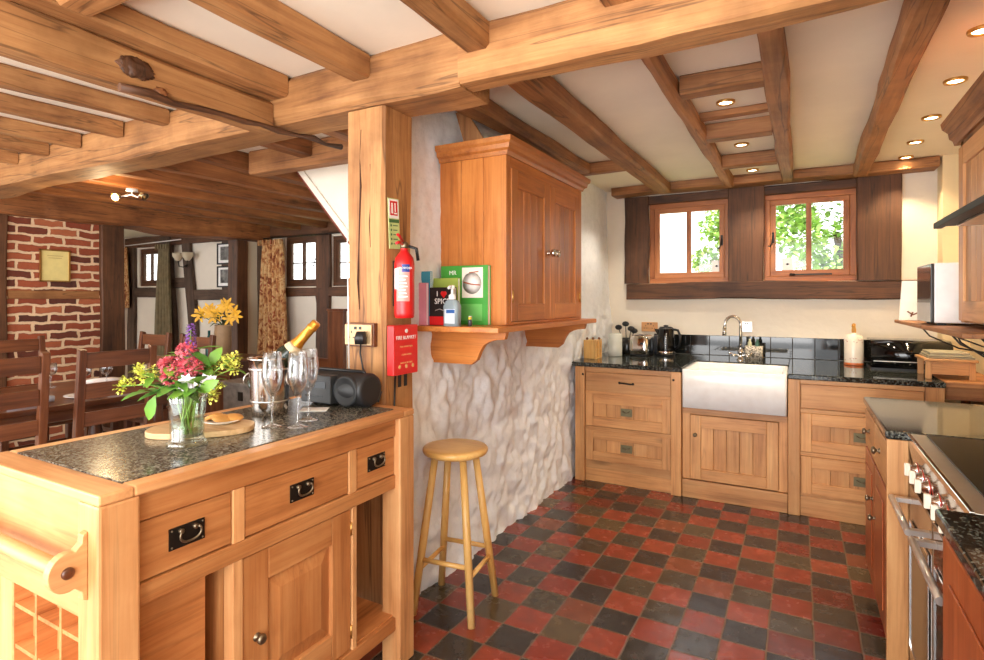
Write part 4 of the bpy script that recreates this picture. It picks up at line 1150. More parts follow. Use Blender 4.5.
# hood
t = thing('cooker_hood', 'black glass edged cooker hood jutting out at the right edge', 'cooker hood', (.72, 2.0, 1.62))
m = M(); m.hexa([(.415, 1.57, 1.635), (1.02, 1.57, 1.635), (1.02, 2.45, 1.635), (.415, 2.45, 1.635), (.44, 1.57, 1.65), (1.02, 1.57, 1.70), (1.02, 2.45, 1.70), (.44, 2.45, 1.65)]); m.build('canopy', flat('hood_black', (20, 19, 18), .5), t)
m = M(); m.box(.408, .432, 1.565, 2.455, 1.628, 1.648); m.build('front_strip', flat('hood_black', (20, 19, 18), .5), t, bevel=.002)
m = M(); m.box(.46, 1.0, 1.62, 2.40, 1.628, 1.634); m.build('filter', M_steel, t)
m = M(); m.box(.70, 1.02, 1.75, 2.25, 1.70, 1.775); m.build('duct', M_black, t)
# shelf, microwave, cook book, bracket legs, cables
t = thing('wall_shelf', 'honey oak shelf running under the microwave and the right wall cabinet', 'shelf', (.78, 3.1, 1.24))
m = M(); m.box(.475, 1.028, 2.40, 3.93, 1.25, 1.268); m.build('shelf_board', W('joist', 'y'), t, bevel=.004)
for y in (3.7, 3.05, 2.55):
    m = M(); m.tube([(.56, y, 1.244), (.60, y, 1.19), (.72, y, 1.13), (1.02, y, 1.08)], .004, 8); m.build('bracket', M_iron, t)
x0, x1, y0, y1, z0 = .505, .93, 3.09, 3.42, 1.2685
t = thing('microwave', 'white microwave with a dark glass door on the right shelf', 'microwave', ((x0 + x1) / 2, (y0 + y1) / 2, z0))
m = M(); m.box(x0 + .012, x1, y0, y1, z0 + .01, z0 + .275); m.build('casing', M_white, t, bevel=.006)
m = M(); m.box(x0, x0 + .012, y0 + .0, y1, z0 + .012, z0 + .273); d = m.build('door', flat('mw_dark', (46, 40, 36), .12), t, bevel=.003)
m = M(); m.box(x0 - .001, x0, y0 + .01, y1 - .01, z0 + .014, z0 + .10); m.build('lower_band', flat('mw_silver', (190, 186, 178), .3), d)
for a, b in ((x0 + .03, y0 + .03), (x1 - .06, y0 + .03), (x0 + .03, y1 - .06), (x1 - .06, y1 - .06)):
    m = M(); m.box(a, a + .03, b, b + .03, z0, z0 + .01); m.build('foot', M_black, t)
t = thing('recipe_card', 'white illustrated card leaning beside the microwave on the shelf', 'card', (.58, 3.66, 1.2685))
T = Matrix.Translation((.515, 3.80, 1.2685)) @ Matrix.Rotation(R(12), 4, 'Z') @ Matrix.Rotation(R(-8), 4, 'X')
m = M(T); m.prism([(-.035, 0), (.18, 0), (.18, .22), (-.01, .22)], 'y', 0, .008); m.build('card', M_paper, t)
m = M(T); m.lathe([(.0, 0), (.035, .0), (.035, .002), (.0, .002)], (.11, -.001, .13), 20, 0, axis=(0, -1, 0)); m.tube([(.005, -.002, .05), (.03, -.002, .03), (.07, -.002, .05)], .004, 6); m.tube([(.02, -.002, .02), (.03, -.002, .045)], .004, 6); m.build('drawing', flat('umber', (110, 72, 50), .6), t)
for k, pts in enumerate([[(.66, 3.55, 1.235), (.67, 3.5, 1.2), (.75, 3.35, 1.16), (.9, 3.2, 1.08), (1.02, 2.8, 1.02)], [(.62, 3.25, 1.235), (.63, 3.2, 1.19), (.72, 2.95, 1.10), (1.02, 2.75, 1.0)]]):
    m = M(); m.tube(pts, .0035, 7); m.build('power_cable', M_black, label=['black cable sagging below the microwave shelf, farther one', 'black cable sagging below the microwave shelf, nearer one'][k], cat='cable')

# ceiling downlights
def downlight(x, y, label, on=True):
    t = thing('downlight', label, 'ceiling light', (x, y, CZ - .012))
    m = M(); m.lathe([(.030, .010), (.034, .0), (.044, .0), (.046, .006), (.046, .012)], (x, y, CZ - .012), 24); m.build('trim_ring', M_brass, t)
    m = M(); m.lathe([(0, .006), (.031, .006), (.031, .009), (0, .009)], (x, y, CZ - .012), 20); m.build('lens', flat('lamp_lit', (255, 240, 210), .5, emit=(255, 226, 176), es=14), t)
    l = bpy.data.lights.new('lamp', 'SPOT'); l.energy = SPOT_W; l.color = (1, .76, .46) if x > 0 else (1, .86, .66); l.spot_size = R(105); l.spot_blend = .6; l.shadow_soft_size = .03
    o = bpy.data.objects.new('lamp', l); col.objects.link(o); o.location = (0, 0, -.01); o.parent = t
names = [(-.335, 3.09, 'lit downlight nearest the viewer in the ladder of short timbers'), (-.335, 3.98, 'second lit downlight in the ladder of short timbers'), (-.325, 4.80, 'farthest lit downlight in the ladder of short timbers'),
         (.60, 2.73, 'lit downlight at the right edge of the ceiling, nearest of its row'), (.63, 3.30, 'second lit downlight of the right ceiling row'), (.64, 3.90, 'third lit downlight of the right ceiling row'), (.65, 4.46, 'fourth lit downlight of the right ceiling row'), (.66, 4.90, 'farthest lit downlight of the right ceiling row'), (-1.14, 4.6, 'small downlight above the far end of the orange wall cabinet')]
for a in names: downlight(*a)

# ================================================================== WALL CABINET LEFT, SHELF AND THE THINGS ON IT
pz, py, px_ = W('pine', 'z'), W('pine', 'y'), W('pine', 'x')
XW, XC, YA, YB, ZA, ZB = -1.585, -1.21, 2.33, 3.36, 1.262, 2.065
t = thing('wall_cabinet', 'orange pine wall cabinet with two boarded doors on the white stone wall', 'cabinet', (-1.4, 2.8, ZA))
m = M()
for k in range(3):
    a = XW + (XC - XW) * k / 3; b = XW + (XC - XW) * (k + 1) / 3
    m.box(a + .001, b - .001, YA, YA + .02, ZA, ZB)
m.box(XW, XC - .02, YA + .006, YA + .02, ZA, ZB); m.build('side_panel', pz, t, bevel=.0015)
m = M(); m.box(XW, XC - .022, YA + .02, YB - .02, ZA, ZB); m.box(XW, XC - .002, YB - .02, YB, ZA, ZB); m.build('carcass', pz, t)
m = M(); m.box(XC - .02, XC, YA + .001, YA + .045, ZA, ZB, 0); m.box(XC - .02, XC, YB - .045, YB, ZA, ZB, 0); m.box(XC - .02, XC, YA + .045, YB - .045, ZB - .05, ZB, 1); m.box(XC - .02, XC, YA + .045, YB - .045, ZA, ZA + .012, 1)
m.build('face_frame', [pz, py], t, bevel=.002)
for k, (a, b) in enumerate(((YA + .048, (YA + YB) / 2 - .002), ((YA + YB) / 2 + .002, YB - .048))):
    c, d_ = ZA + .014, ZB - .053; w = .072
    m = M(); m.box(XC - .014, XC + .006, a, a + w, c, d_, 0); m.box(XC - .014, XC + .006, b - w, b, c, d_, 0); m.box(XC - .014, XC + .006, a + w, b - w, c, c + .085, 1); m.box(XC - .014, XC + .006, a + w, b - w, d_ - .085, d_, 1)
    d = m.build('door', [pz, py], t, bevel=.003)
    for q in range(4):
        q0 = a + w + (b - a - 2 * w) * q / 4; q1 = a + w + (b - a - 2 * w) * (q + 1) / 4
        m = M(); m.box(XC - .014, XC - .004, q0 + .002, q1 - .002, c + .085, d_ - .085); m.build('board', pz, d, bevel=.002)
    ky = b - .025 if k == 0 else a + .025
    m = M(rot_at(XC + .006, ky, 1.635, 90)); m.lathe([(.014, 0), (.014, .003), (.007, .006), (.007, .016), (.020, .024), (.023, .036), (.015, .046), (0, .048)], (0, 0, 0), 18, 0, axis=(0, -1, 0)); m.build('knob', M_chrome, d)
    hy = a + .004 if k == 0 else b - .004
    m = M(); m.tube([(XC + .009, hy, c + .09), (XC + .009, hy, c + .15)], .005, 8); m.build('hinge', M_brass, d)
crp = [(0, 0), (.008, 0), (.014, .018), (.028, .026), (.032, .046), (.044, .056), (.046, .078), (0, .078)]
m = M(); n = len(crp)
loops = []
for (dx, dy) in (None,) * 0: pass
A = [m.v((XW, YA - x, ZB + z)) for x, z in crp]; Bv = [m.v((XC + x, YA - x, ZB + z)) for x, z in crp]; Cv = [m.v((XC + x, YB + x, ZB + z)) for x, z in crp]; Dv = [m.v((XW, YB + x, ZB + z)) for x, z in crp]
for P_, Q_ in ((A, Bv), (Bv, Cv), (Cv, Dv)):
    for k in range(n): m._f([P_[k], P_[(k + 1) % n], Q_[(k + 1) % n], Q_[k]], 0, False)
m._f(A, 0, False); m._f(Dv, 0, False)
m.box(XW, XC, YA, YB, ZB, ZB + .07)
m.build('crown', py, t)
# sloping little board and plaster lump on top
m = M(); m.prism([(-1.565, 2.352), (-1.50, 2.352), (-1.375, 2.158), (-1.52, 2.144), (-1.39, 2.144)][:2] + [(-1.375, 2.16), (-1.40, 2.144), (-1.50, 2.144)], 'y', 2.44, 2.455)
pq = m.build('wooden_plaque', W('joist', 'z'), bevel=.003, label='small brown wooden plaque leaning on top of the orange wall cabinet', cat='plaque')
t = thing('wall_shelf', 'orange pine shelf on two curved corbels under the left wall cabinet', 'shelf', (-1.4, 2.8, 1.2))
m = M(); m.prism([(-1.60, 2.09), (-1.14, 2.12), (-1.14, 3.45), (-1.60, 3.45)], 'z', 1.235, 1.2605); m.build('shelf_board', py, t, bevel=.004)
cor = [(-1.60, 1.234), (-1.16, 1.234), (-1.17, 1.20)] + [(-1.175 - .115 * math.sin(R(a)), 1.20 - .055 * (1 - math.cos(R(a)))) for a in (20, 40, 60, 80)] + [(-1.30, 1.135), (-1.315, 1.10), (-1.345, 1.078), (-1.60, 1.078)]
for y in (2.235, 3.30):
    m = M(); m.prism(cor, 'y', y, y + .03); m.build('corbel', px_, t, bevel=.003)

SZ = 1.2609
def book(x0, x1, y, th, hgt, col_, label, lean=0, rotz=0, name='book', pages=True, group=None):
    """book standing with its front cover facing the kitchen end"""
    t = thing(name, label, 'book', ((x0 + x1) / 2, y, SZ), group)
    T = Matrix.Translation(((x0 + x1) / 2, y, SZ)) @ Matrix.Rotation(R(rotz), 4, 'Z') @ Matrix.Rotation(R(lean), 4, 'X')
    w = (x1 - x0) / 2
    m = M(T); m.box(-w, w, 0, .002, 0, hgt); m.box(-w, w, th - .002, th, 0, hgt); m.box(-w, -w + .002, .002, th - .002, 0, hgt)
    m.build('cover', flat('cover_%d_%d_%d' % col_, col_, .35), t)
    m = M(T); m.box(-w + .002, w - .003, .002, th - .002, .002, hgt - .003); m.build('pages', M_paper, t)
    return t, T @ Matrix.Translation((0, -.0006, 0)) @ Matrix.Rotation(R(90), 4, 'X'), w
# green boxed book in back
t, T, w = book(-1.55, -1.29, 2.292, .03, .285, (72, 160, 62), 'tall green cook book with a white plate picture, leaning on the cabinet side', rotz=2)
m = M(); m.T = T; m.box(-.01, w - .026, .13, .275, 0, .0006); m.build('picture', flat('cov_white', (244, 236, 222), .4), t)
m = M(); m.T = T; m.lathe([(0, .0008), (.05, .0008), (.052, .0014), (0, .0016)], (.045, .20, 0), 24); m.build('plate_picture', M_white, t)
m = M(); m.T = T; m.tube([(.0, .205, .002), (.04, .195, .002), (.09, .19, .002)], .003, 6); m.tube([(.03, .25, .002), (.08, .255, .002)], .0025, 6); m.build('food_picture', flat('salmon', (196, 110, 80), .5), t)
text_mesh('MR', .03, M_paper, t, T @ Matrix.Translation((-.062, .25, .0008)))
m = M(); m.T = T; m.box(-.05, w - .03, .02, .10, 0, .0006); m.build('band', flat('cov_green2', (112, 190, 96), .4), t)
# yellow-green book
t, T, w = book(-1.575, -1.43, 2.255, .02, .225, (176, 196, 92), 'yellow-green book peeping out above the black spice book', rotz=0)
# blue spiral pad
t, T, w = book(-1.605, -1.53, 2.168, .016, .255, (64, 156, 186), 'turquoise spiral-bound pad at the left end of the shelf')
m = M(); m.T = T
for k in range(22): m.lathe([(.006, 0), (.0065, .001), (.006, .002)], (-w + .001, .01 + k * .0112, -.006), 8, 0, axis=(0, 1, 0))
m.build('spiral', M_steel, t)
# pink book
t, T, w = book(-1.578, -1.535, 2.143, .018, .20, (232, 150, 170), 'narrow pink book between the turquoise pad and the black spice book')
# black I love spice book
t, T, w = book(-1.532, -1.395, 2.165, .022, .178, (36, 28, 28), 'black cook book with a red heart and white title, standing on the shelf')
text_mesh('I', .036, M_paper, t, T @ Matrix.Translation((-.024, .147, .0008)))
text_mesh('SPICE', .036, M_paper, t, T @ Matrix.Translation((.004, .112, .0008)))
m = M(); m.T = T; m.ball((.005, .150, 0), .011, 10, sq=(1, 1, .08)); m.ball((.019, .150, 0), .011, 10, sq=(1, 1, .08)); m.prism([(-.005, .146), (.029, .146), (.012, .128)], 'z', 0, .0008); m.build('heart', M_red, t)
m = M(); m.T = T; m.tube([(-.035, .07, .001), (-.01, .077, .001), (.02, .067, .001), (.045, .072, .001)], .002, 6); m.build('chilli', flat('silver_ink', (190, 180, 176), .5), t)
m = M(); m.T = T; m.box(-w, w, .002, .042, 0, .0006); m.build('red_band', M_red, t, label='red patterned foot of the cover')
# sanitiser bottle
x, y = -1.385, 2.135
t = thing('sanitiser_bottle', 'clear pump bottle of hand gel with a white nozzle on the shelf', 'bottle', (x, y, SZ))
GS = Matrix.Translation((x, y, SZ)) @ Matrix.Scale(1.3, 4) @ Matrix.Translation((-x, -y, -SZ))
m = M(GS); loft(m, [rr(x - .03, x + .03, y - .018, y + .018, .012, SZ), rr(x - .031, x + .031, y - .019, y + .019, .012, SZ + .07), rr(x - .024, x + .024, y - .014, y + .014, .012, SZ + .088), rr(x - .012, x + .012, y - .011, y + .011, .010, SZ + .094)])
m.build('body', flat('gel', (176, 196, 204), .08, trans=.35), t)
m = M(GS); m.box(x - .02, x + .022, y - .0195, y - .019, SZ + .01, SZ + .06); b_ = m.build('label_panel', flat('label_pale', (214, 226, 236), .5), t)
m = M(GS); m.box(x - .012, x + .022, y - .0205, y - .0196, SZ + .046, SZ + .058); m.build('label_band', flat('label_blue', (44, 96, 168), .5), b_)
m = M(GS); m.lathe([(.013, .094), (.013, .108), (.008, .112), (.005, .114), (.005, .13), (.009, .132), (.009, .142), (0, .144)], (x, y, SZ), 16); m.tube([(x, y, SZ + .138), (x + .002, y - .02, SZ + .138), (x + .003, y - .028, SZ + .132)], .0045, 8); m.build('pump', M_white, t)
# tiny bottle
x = -1.312
t = thing('tiny_bottle', 'tiny dark bottle with a yellow cap in front of the green book', 'bottle', (x, 2.17, SZ))
m = M(); m.lathe([(0, 0), (.009, 0), (.009, .026), (.006, .031), (0, .031)], (x, 2.17, SZ), 12); m.build('body', flat('tinyb', (70, 66, 72), .3), t)
m = M(); m.lathe([(.0075, .0312), (.0075, .042), (0, .042)], (x, 2.17, SZ), 12); m.build('cap', flat('yellowcap', (222, 196, 52), .4), t)
m = M(); m.box(-1.338, -1.328, 2.20, 2.215, SZ, SZ + .045); m.build('salt_packet', M_paper, label='small white upright packet between gel bottle and tiny bottle', cat='packet')

# ================================================================== ON THE POST
PXF = -1.50
# fire extinguisher
x, y, z = -1.448, 1.865, 1.305
t = thing('fire_extinguisher', 'red fire extinguisher hung on the side of the oak post', 'fire extinguisher', (x, y, z))
m = M(); m.lathe([(.036, 0), (.041, .006), (.042, .02), (.042, .225), (.038, .25), (.024, .27), (.016, .278), (.016, .29)], (x, y, z), 32); m.lathe([(0, .004), (.036, 0)], (x, y, z), 32); b_ = m.build('cylinder', M_red, t)
LBL = M()
def curved(m, r, a0, a1, z0, z1, n=10):
    for k in range(n):
        p, q = R(a0 + (a1 - a0) * k / n), R(a0 + (a1 - a0) * (k + 1) / n)
        m._f([m.v((x + math.cos(p) * r, y + math.sin(p) * r, z0)), m.v((x + math.cos(q) * r, y + math.sin(q) * r, z0)), m.v((x + math.cos(q) * r, y + math.sin(q) * r, z1)), m.v((x + math.cos(p) * r, y + math.sin(p) * r, z1))], 0, True)
m = M(); curved(m, .0426, -100, -22, z + .07, z + .21); m.build('label_sheet', flat('ext_pink', (236, 150, 140), .4), b_)
m = M(); curved(m, .0429, -66, -22, z + .19, z + .222); m.build('blue_band', flat('ext_blue', (40, 66, 140), .4), b_)
m = M(); curved(m, .0429, -120, -88, z + .12, z + .205); m.build('white_panel', M_paper, b_)
m = M()
for k in range(7): curved(m, .0431, -84 + (k % 2) * 4, -34 - (k % 3) * 6, z + .086 + .014 * k, z + .091 + .014 * k, 6)
m.build('print', M_paper, b_)
for k, (s, hz) in enumerate((('DRY', .206), ('POWDER', .1975))):
    pass
T = face_T(x + .0432 * math.cos(R(-44)), y + .0432 * math.sin(R(-44)), z + .206, 46)
text_mesh('POWDER', .0125, M_paper, b_, T, depth=.0004)
m = M(); m.lathe([(.014, .29), (.018, .295), (.018, .31), (.010, .318), (0, .318)], (x, y, z), 16); m.build('valve', M_pewter, t)
m = M(); m.tube([(x - .0, y - .01, z + .305), (x + .012, y - .05, z + .312), (x + .014, y - .07, z + .306)], .006, 8); m.tube([(x, y - .01, z + .318), (x + .01, y - .045, z + .338), (x + .012, y - .06, z + .342)], .006, 8); m.build('lever', M_red, t)
m = M(); m.tube([(x + .015, y + .01, z + .30), (x + .04, y + .03, z + .29), (x + .045, y + .035, z + .24)], .007, 8); m.build('hose', M_black, t)
m = M(); m.box(PXF + .003, x - .03, y - .015, y + .015, z + .05, z + .24); m.build('bracket', M_iron, t)
# fire blanket box
t = thing('fire_blanket_box', 'flat red fire blanket box with white lettering on the post below the extinguisher', 'fire blanket', (-1.475, 1.885, 1.07))
m = M(); m.box(PXF + .012, -1.452, 1.80, 1.965, 1.068, 1.275); m.build('case', flat('blanket_red', (226, 44, 44), .4), t, bevel=.004)
Tb = lambda zz, dy=0: face_T(-1.4512, 1.884 + dy, zz, 90)
text_mesh('FIRE BLANKET', .0215, M_paper, t, Tb(1.222), depth=.0004)
m = M(rot_at(-1.4515, 1.884, 1.25, 90)); m.ball((0, 0, 0), .011, 10, sq=(1, .06, .8)); m.build('emblem', M_paper, t)
for k in range(3): text_mesh(['PULL DOWN TAPES', 'COVER FLAMES', 'SWITCH OFF HEAT'][k], .0095, flat('gold_print', (236, 186, 120), .5), t, Tb(1.185 - .034 * k), depth=.0004)
for k in range(3):
    m = M(rot_at(-1.4515, 1.884, 1.15, 90)); m.ball((-.045 + .045 * k, 0, -.048), .009, 8, sq=(1, .06, 1)); m.build('pictogram', flat('gold_print', (236, 186, 120), .5), t)
for dy in (-.02, .02):
    m = M(); m.box(-1.474, -1.470, 1.884 + dy - .009, 1.884 + dy + .009, 1.015, 1.07); m.build('pull_tape', M_black, t)
# sign
t = thing('extinguisher_sign', 'narrow green and red extinguisher sign stuck on the post above the extinguisher', 'sign', (-1.49, 1.853, 1.60))
T = Matrix.Translation((PXF + .008, 1.850, 1.70)) @ Matrix.Rotation(R(3), 4, 'X')
m = M(T); m.box(0, .002, -.035, .035, -.105, .105); m.build('plate', flat('sign_green', (196, 214, 142), .5), t)
m = M(T); m.box(.002, .0026, -.032, .032, .022, .102); m.build('white_field', M_paper, t)
m = M(T); m.box(.0026, .0032, -.024, .024, .034, .094); m.build('red_field', M_red, t)
m = M(T); m.box(.0032, .0036, -.016, -.006, .042, .078); m.ball((.0034, -.011, .082), .005, 8, sq=(.1, 1, 1)); m.box(.0032, .0036, .005, .012, .05, .086); m.box(.0032, .0036, .0, .02, .040, .046); m.build('pictogram', M_paper, t)
m = M(T); m.box(.002, .0026, -.032, .032, .004, .018); m.build('green_band', flat('sign_dkgreen', (60, 110, 60), .5), t)
m = M(T)
for k in range(5): m.ball((.0024, -.02, -.008 - k * .019), .0055, 8, sq=(.1, 1, 1)); m.box(.002, .0026, -.008, .024 - .004 * (k % 2), -.010 - k * .019, -.006 - k * .019)
m.build('print', flat('sign_dkgreen', (60, 110, 60), .5), t)
# socket on the front of the post, with plug and flex
s_ = socket(-1.615, 1.775, 1.235, Matrix.Rotation(0, 4, 'Z'), 'brass double socket on the front of the oak post above the radio')
m = M(); m.box(-1.69, -1.535, 1.7755, 1.806, 1.186, 1.284); m.build('pattress', W('chair', 'x'), s_, bevel=.003)
t = thing('power_plug', 'black mains plug in the socket on the post with its flex hanging down', 'plug', (-1.585, 1.755, 1.22))
m = M(); loft(m, [rr(-1.610, -1.562, 1.738, 1.766, .008, 1.198), rr(-1.612, -1.560, 1.736, 1.766, .010, 1.225), rr(-1.605, -1.567, 1.742, 1.766, .01, 1.25)]); m.build('plug', M_black, t)
m = M(); m.tube([(-1.586, 1.752, 1.20), (-1.586, 1.75, 1.16), (-1.57, 1.748, 1.10), (-1.545, 1.76, 1.05), (-1.53, 1.76, 1.0), (-1.50, 1.755, .985), (-1.475, 1.752, 1.01), (-1.468, 1.735, 1.0), (-1.465, 1.72, .975)], .0035, 8); m.build('flex', M_black, t)
m = M(); m.tube([(-1.492, 1.86, 1.06), (-1.49, 1.85, .9), (-1.492, 1.87, .6), (-1.49, 1.86, .3)], .004, 7); m.build('cable', M_black, label='thin black cable running down the post below the fire blanket box', cat='cable')

# ================================================================== ON THE ISLAND
IZ = IT + .0022
# radio
x0, x1, y0, y1 = -1.755, -1.462, 1.61, 1.742
t = thing('radio', 'black portable radio with a round speaker at the far end of the island', 'radio', ((x0 + x1) / 2, (y0 + y1) / 2, IZ))
yc, zc = (y0 + y1) / 2, IZ + .066
sec = [(yc + math.cos(R(a)) * .066 * (1 if math.cos(R(a)) < 0 else 1), zc + math.sin(R(a)) * .066) for a in range(0, 360, 12)]
m = M(); m.prism(sec, 'x', x0, x1 - .012, smooth=True); m.lathe([(.066, -.012), (.062, -.002), (.05, 0), (0, -.003)], (x1, yc, zc), 30, axis=(1, 0, 0)); m.build('body', flat('radio_black', (34, 34, 36), .45), t)
m = M(); m.box(x0 - .006, -1.60, y0 - .014, yc, zc - .055, zc + .055); m.build('control_panel', flat('radio_grey', (54, 56, 58), .4), t, bevel=.004)
m = M(); m.box(x0 + .02, -1.625, y0 - .016, y0 - .014, zc + .005, zc + .03); m.box(x0 + .02, -1.64, y0 - .016, y0 - .014, zc - .03, zc - .026); m.build('display', M_blackgloss, t)
m = M(); m.lathe([(.058, 0), (.06, .012), (.055, .02), (.048, .016), (.02, .006), (0, .01)], (-1.535, y0 + .014, zc), 32, axis=(0, -1, 0)); m.build('speaker_cone', flat('radio_mesh', (44, 46, 48), .6), t)
m = M(); m.tube([(x0 + .01, yc, zc + .06), (x0 + .02, yc, zc + .070), (-1.50, yc, zc + .070), (-1.49, yc, zc + .06)], .006, 8); m.build('handle', M_black, t)
m = M(); m.tube([(-1.60, 1.70, zc + .06), (-1.601, 1.69, 1.68)], .0022, 6, rs=[.0035, .0022]); m.build('aerial', M_white, t)
# ice bucket
x, y = -1.702, 1.398
bx, by = x, y
t = thing('ice_bucket', 'polished steel ice bucket with a ring handle on the island', 'bucket', (x, y, IZ))
m = M(); m.lathe([(0, 0), (.060, 0), (.063, .004), (.064, .03), (.071, .17), (.076, .2), (.080, .203), (.080, .208), (.075, .21), (.072, .2), (.062, .02), (0, .018)], (x, y, IZ), 40); m.build('shell', flat('bucket_steel', (196, 190, 184), .13, 1), t)
m = M(); m.lathe([(.0665, .05), (.0685, .052), (.067, .056)], (x, y, IZ), 40); m.lathe([(.0715, .165), (.0735, .168), (.0725, .172)], (x, y, IZ), 40); m.build('band', M_steel, t)
for s in (-1, 1):
    c = Vector((x, y, IZ)) + Vector((-.875 * .072, -.483 * .072, .15)) * (1 if s < 0 else 1)
    if s > 0: c = Vector((x + .875 * .073, y + .483 * .073, IZ + .15))
    m = M(); m.tube([c + Vector((-.02 * s * -.3 * 0 + math.cos(a) * .0 + s * (.004 + .012 * (1 - math.cos(a)) * .3), math.sin(a) * .022, math.cos(a) * .022 - .022)) for a in [2 * PI * k / 20 for k in range(21)]], .003, 8); m.build('ring_handle', M_steel, t)
# champagne bottle
Rv = Vector((.8754, .4833, 0)); base = Vector((bx, by, 0)) - Rv * .052; base.z = 1.055
tip = Vector((bx, by, 0)) + Rv * .172 + Vector((0, 0, 1.298))
ax = (tip - base).normalized(); LB = (tip - base).length
t = thing('champagne_bottle', 'dark green champagne bottle with gold foil tilted in the ice bucket', 'bottle', tuple(base))
m = M(); m.lathe([(0, 0), (.038, .0), (.042, .006), (.042, LB * .42), (.038, LB * .52), (.026, LB * .64), (.019, LB * .72), (.017, LB * .8)], base, 28, axis=ax); m.build('glass', flat('bottle_green', (26, 38, 22), .06), t)
m = M(); m.lathe([(.0315, LB * .585), (.0275, LB * .63), (.0245, LB * .665), (.0235, LB * .66)], base, 28, axis=ax); m.build('neck_label', flat('cream_foil', (226, 206, 166), .4), t)
m = M(); m.lathe([(.0245, LB * .665), (.0205, LB * .72), (.0185, LB * .8), (.0175, LB * .9), (.019, LB * .905), (.019, LB * .93), (.0175, LB * .935), (.0175, LB * .985), (.015, LB), (0, LB)], base, 24, axis=ax); m.build('foil', flat('gold_foil', (224, 156, 62), .3, .75), t)
# champagne flutes
def flute(x, y, label):
    t = thing('champagne_flute', label, 'glass', (x, y, IZ), 'champagne flutes')
    m = M(); m.lathe([(.033, 0), (.033, .0015), (.02, .004), (.006, .010), (.004, .02)], (0, 0, 0), 26); m.lathe([(0, 0), (.033, 0)], (0, 0, 0), 26)
    f = m; f.T = Matrix()
    return t
def mk_flute():
    t = thing('champagne_flute', 'clear champagne flute standing in front of the steel bucket, leftmost of three', 'glass', (0, 0, 0), 'champagne flutes on the island')
    m = M(); m.lathe([(0, 0), (.034, 0), (.034, .002), (.02, .005), (.007, .010), (.0045, .02), (.004, .085), (.006, .098)], seg=26); m.build('stem', M_glass, t)
    m = M(); m.lathe([(.006, .098), (.016, .112), (.029, .140), (.0335, .165), (.033, .19), (.028, .245), (.0272, .246), (.0268, .245), (.0315, .19), (.0318, .165), (.027, .142), (.013, .116), (0, .106)], seg=30); m.build('bowl', M_glass, t)
    return t
f0 = mk_flute(); f0.location = (-1.525, 1.262, IZ)
dup(f0, (-1.448, 1.300, IZ), label='clear champagne flute in front, middle of three beside the bucket')
dup(f0, (-1.500, 1.395, IZ), label='clear champagne flute behind the other two, rightmost, nearest the radio')
# paper card
m = M(); m.T = rot_at(-1.62, 1.535, IZ, 35); m.box(-.05, .05, -.035, .035, 0, .002); m.build('card', M_paper, label='white card lying flat between ice bucket and radio', cat='card')
# bread board
T = rot_at(-1.662, 1.105, IZ, 44)
t = thing('chopping_board', 'pale rounded wooden serving board on the granite behind the vase', 'board', (-1.662, 1.105, IZ))
pl = []
for k in range(40):
    a = 2 * PI * k / 40; pl.append((.155 * math.copysign(abs(math.cos(a)) ** .75, math.cos(a)), .095 * math.copysign(abs(math.sin(a)) ** .8, math.sin(a))))
m = M(T); m.prism(pl, 'z', 0, .018, smooth=False); m.build('board', W('board', 'x'), t, bevel=.003)
PZ = IZ + .0185
x, y = -1.645, 1.165
m = M(); m.lathe([(0, 0), (.035, 0), (.04, .003), (.06, .010), (.061, .012), (.058, .0125), (.04, .006), (0, .005)], (x, y, PZ), 32); m.build('plate', M_white, label='small white plate of biscuits on the serving board', cat='plate')
for k, (dx, dy, dz, r, lab) in enumerate([(-.028, -.01, .0135, .030, 'golden biscuit at the left of the plate'), (.016, -.012, .014, .032, 'round golden biscuit lying uppermost at the front of the plate'), (.03, .02, .0130, .03, 'golden biscuit at the right rim of the plate')]):
    m = M(); T = Matrix.Translation((x + dx, y + dy, PZ + dz + .004)) @ Matrix.Rotation(R((-20, 12, 8)[k]), 4, 'Y'); m.T = T
    m.lathe([(0, -.006), (r * .8, -.006), (r, 0), (r * .85, .006), (r * .4, .010), (0, .011)], seg=20); m.build('biscuit', flat('biscuit', (222, 160, 84), .7, var=.2), label=lab, cat='biscuit')
# vase
vx, vy = -1.557, .99
t = thing('glass_vase', 'cut glass vase holding the bunch of garden flowers at the front of the island', 'vase', (vx, vy, IZ))
m = M()
m.lathe([(0, 0), (.052, 0), (.054, .004), (.048, .012), (.043, .02), (.044, .06), (.048, .12), (.053, .160), (.0505, .161), (.0455, .12), (.041, .06), (.040, .024), (0, .02)], (vx, vy, IZ), 32, flute=.05, nf=8); m.build('glass', M_vase, t)
m = M(); m.lathe([(0, .0), (.0385, 0), (.040, .05), (.0, .05)], (vx, vy, IZ + .025), 24); m.build('water', clear_glass('water', (.82, .88, .74), .5, 0, .05), t)

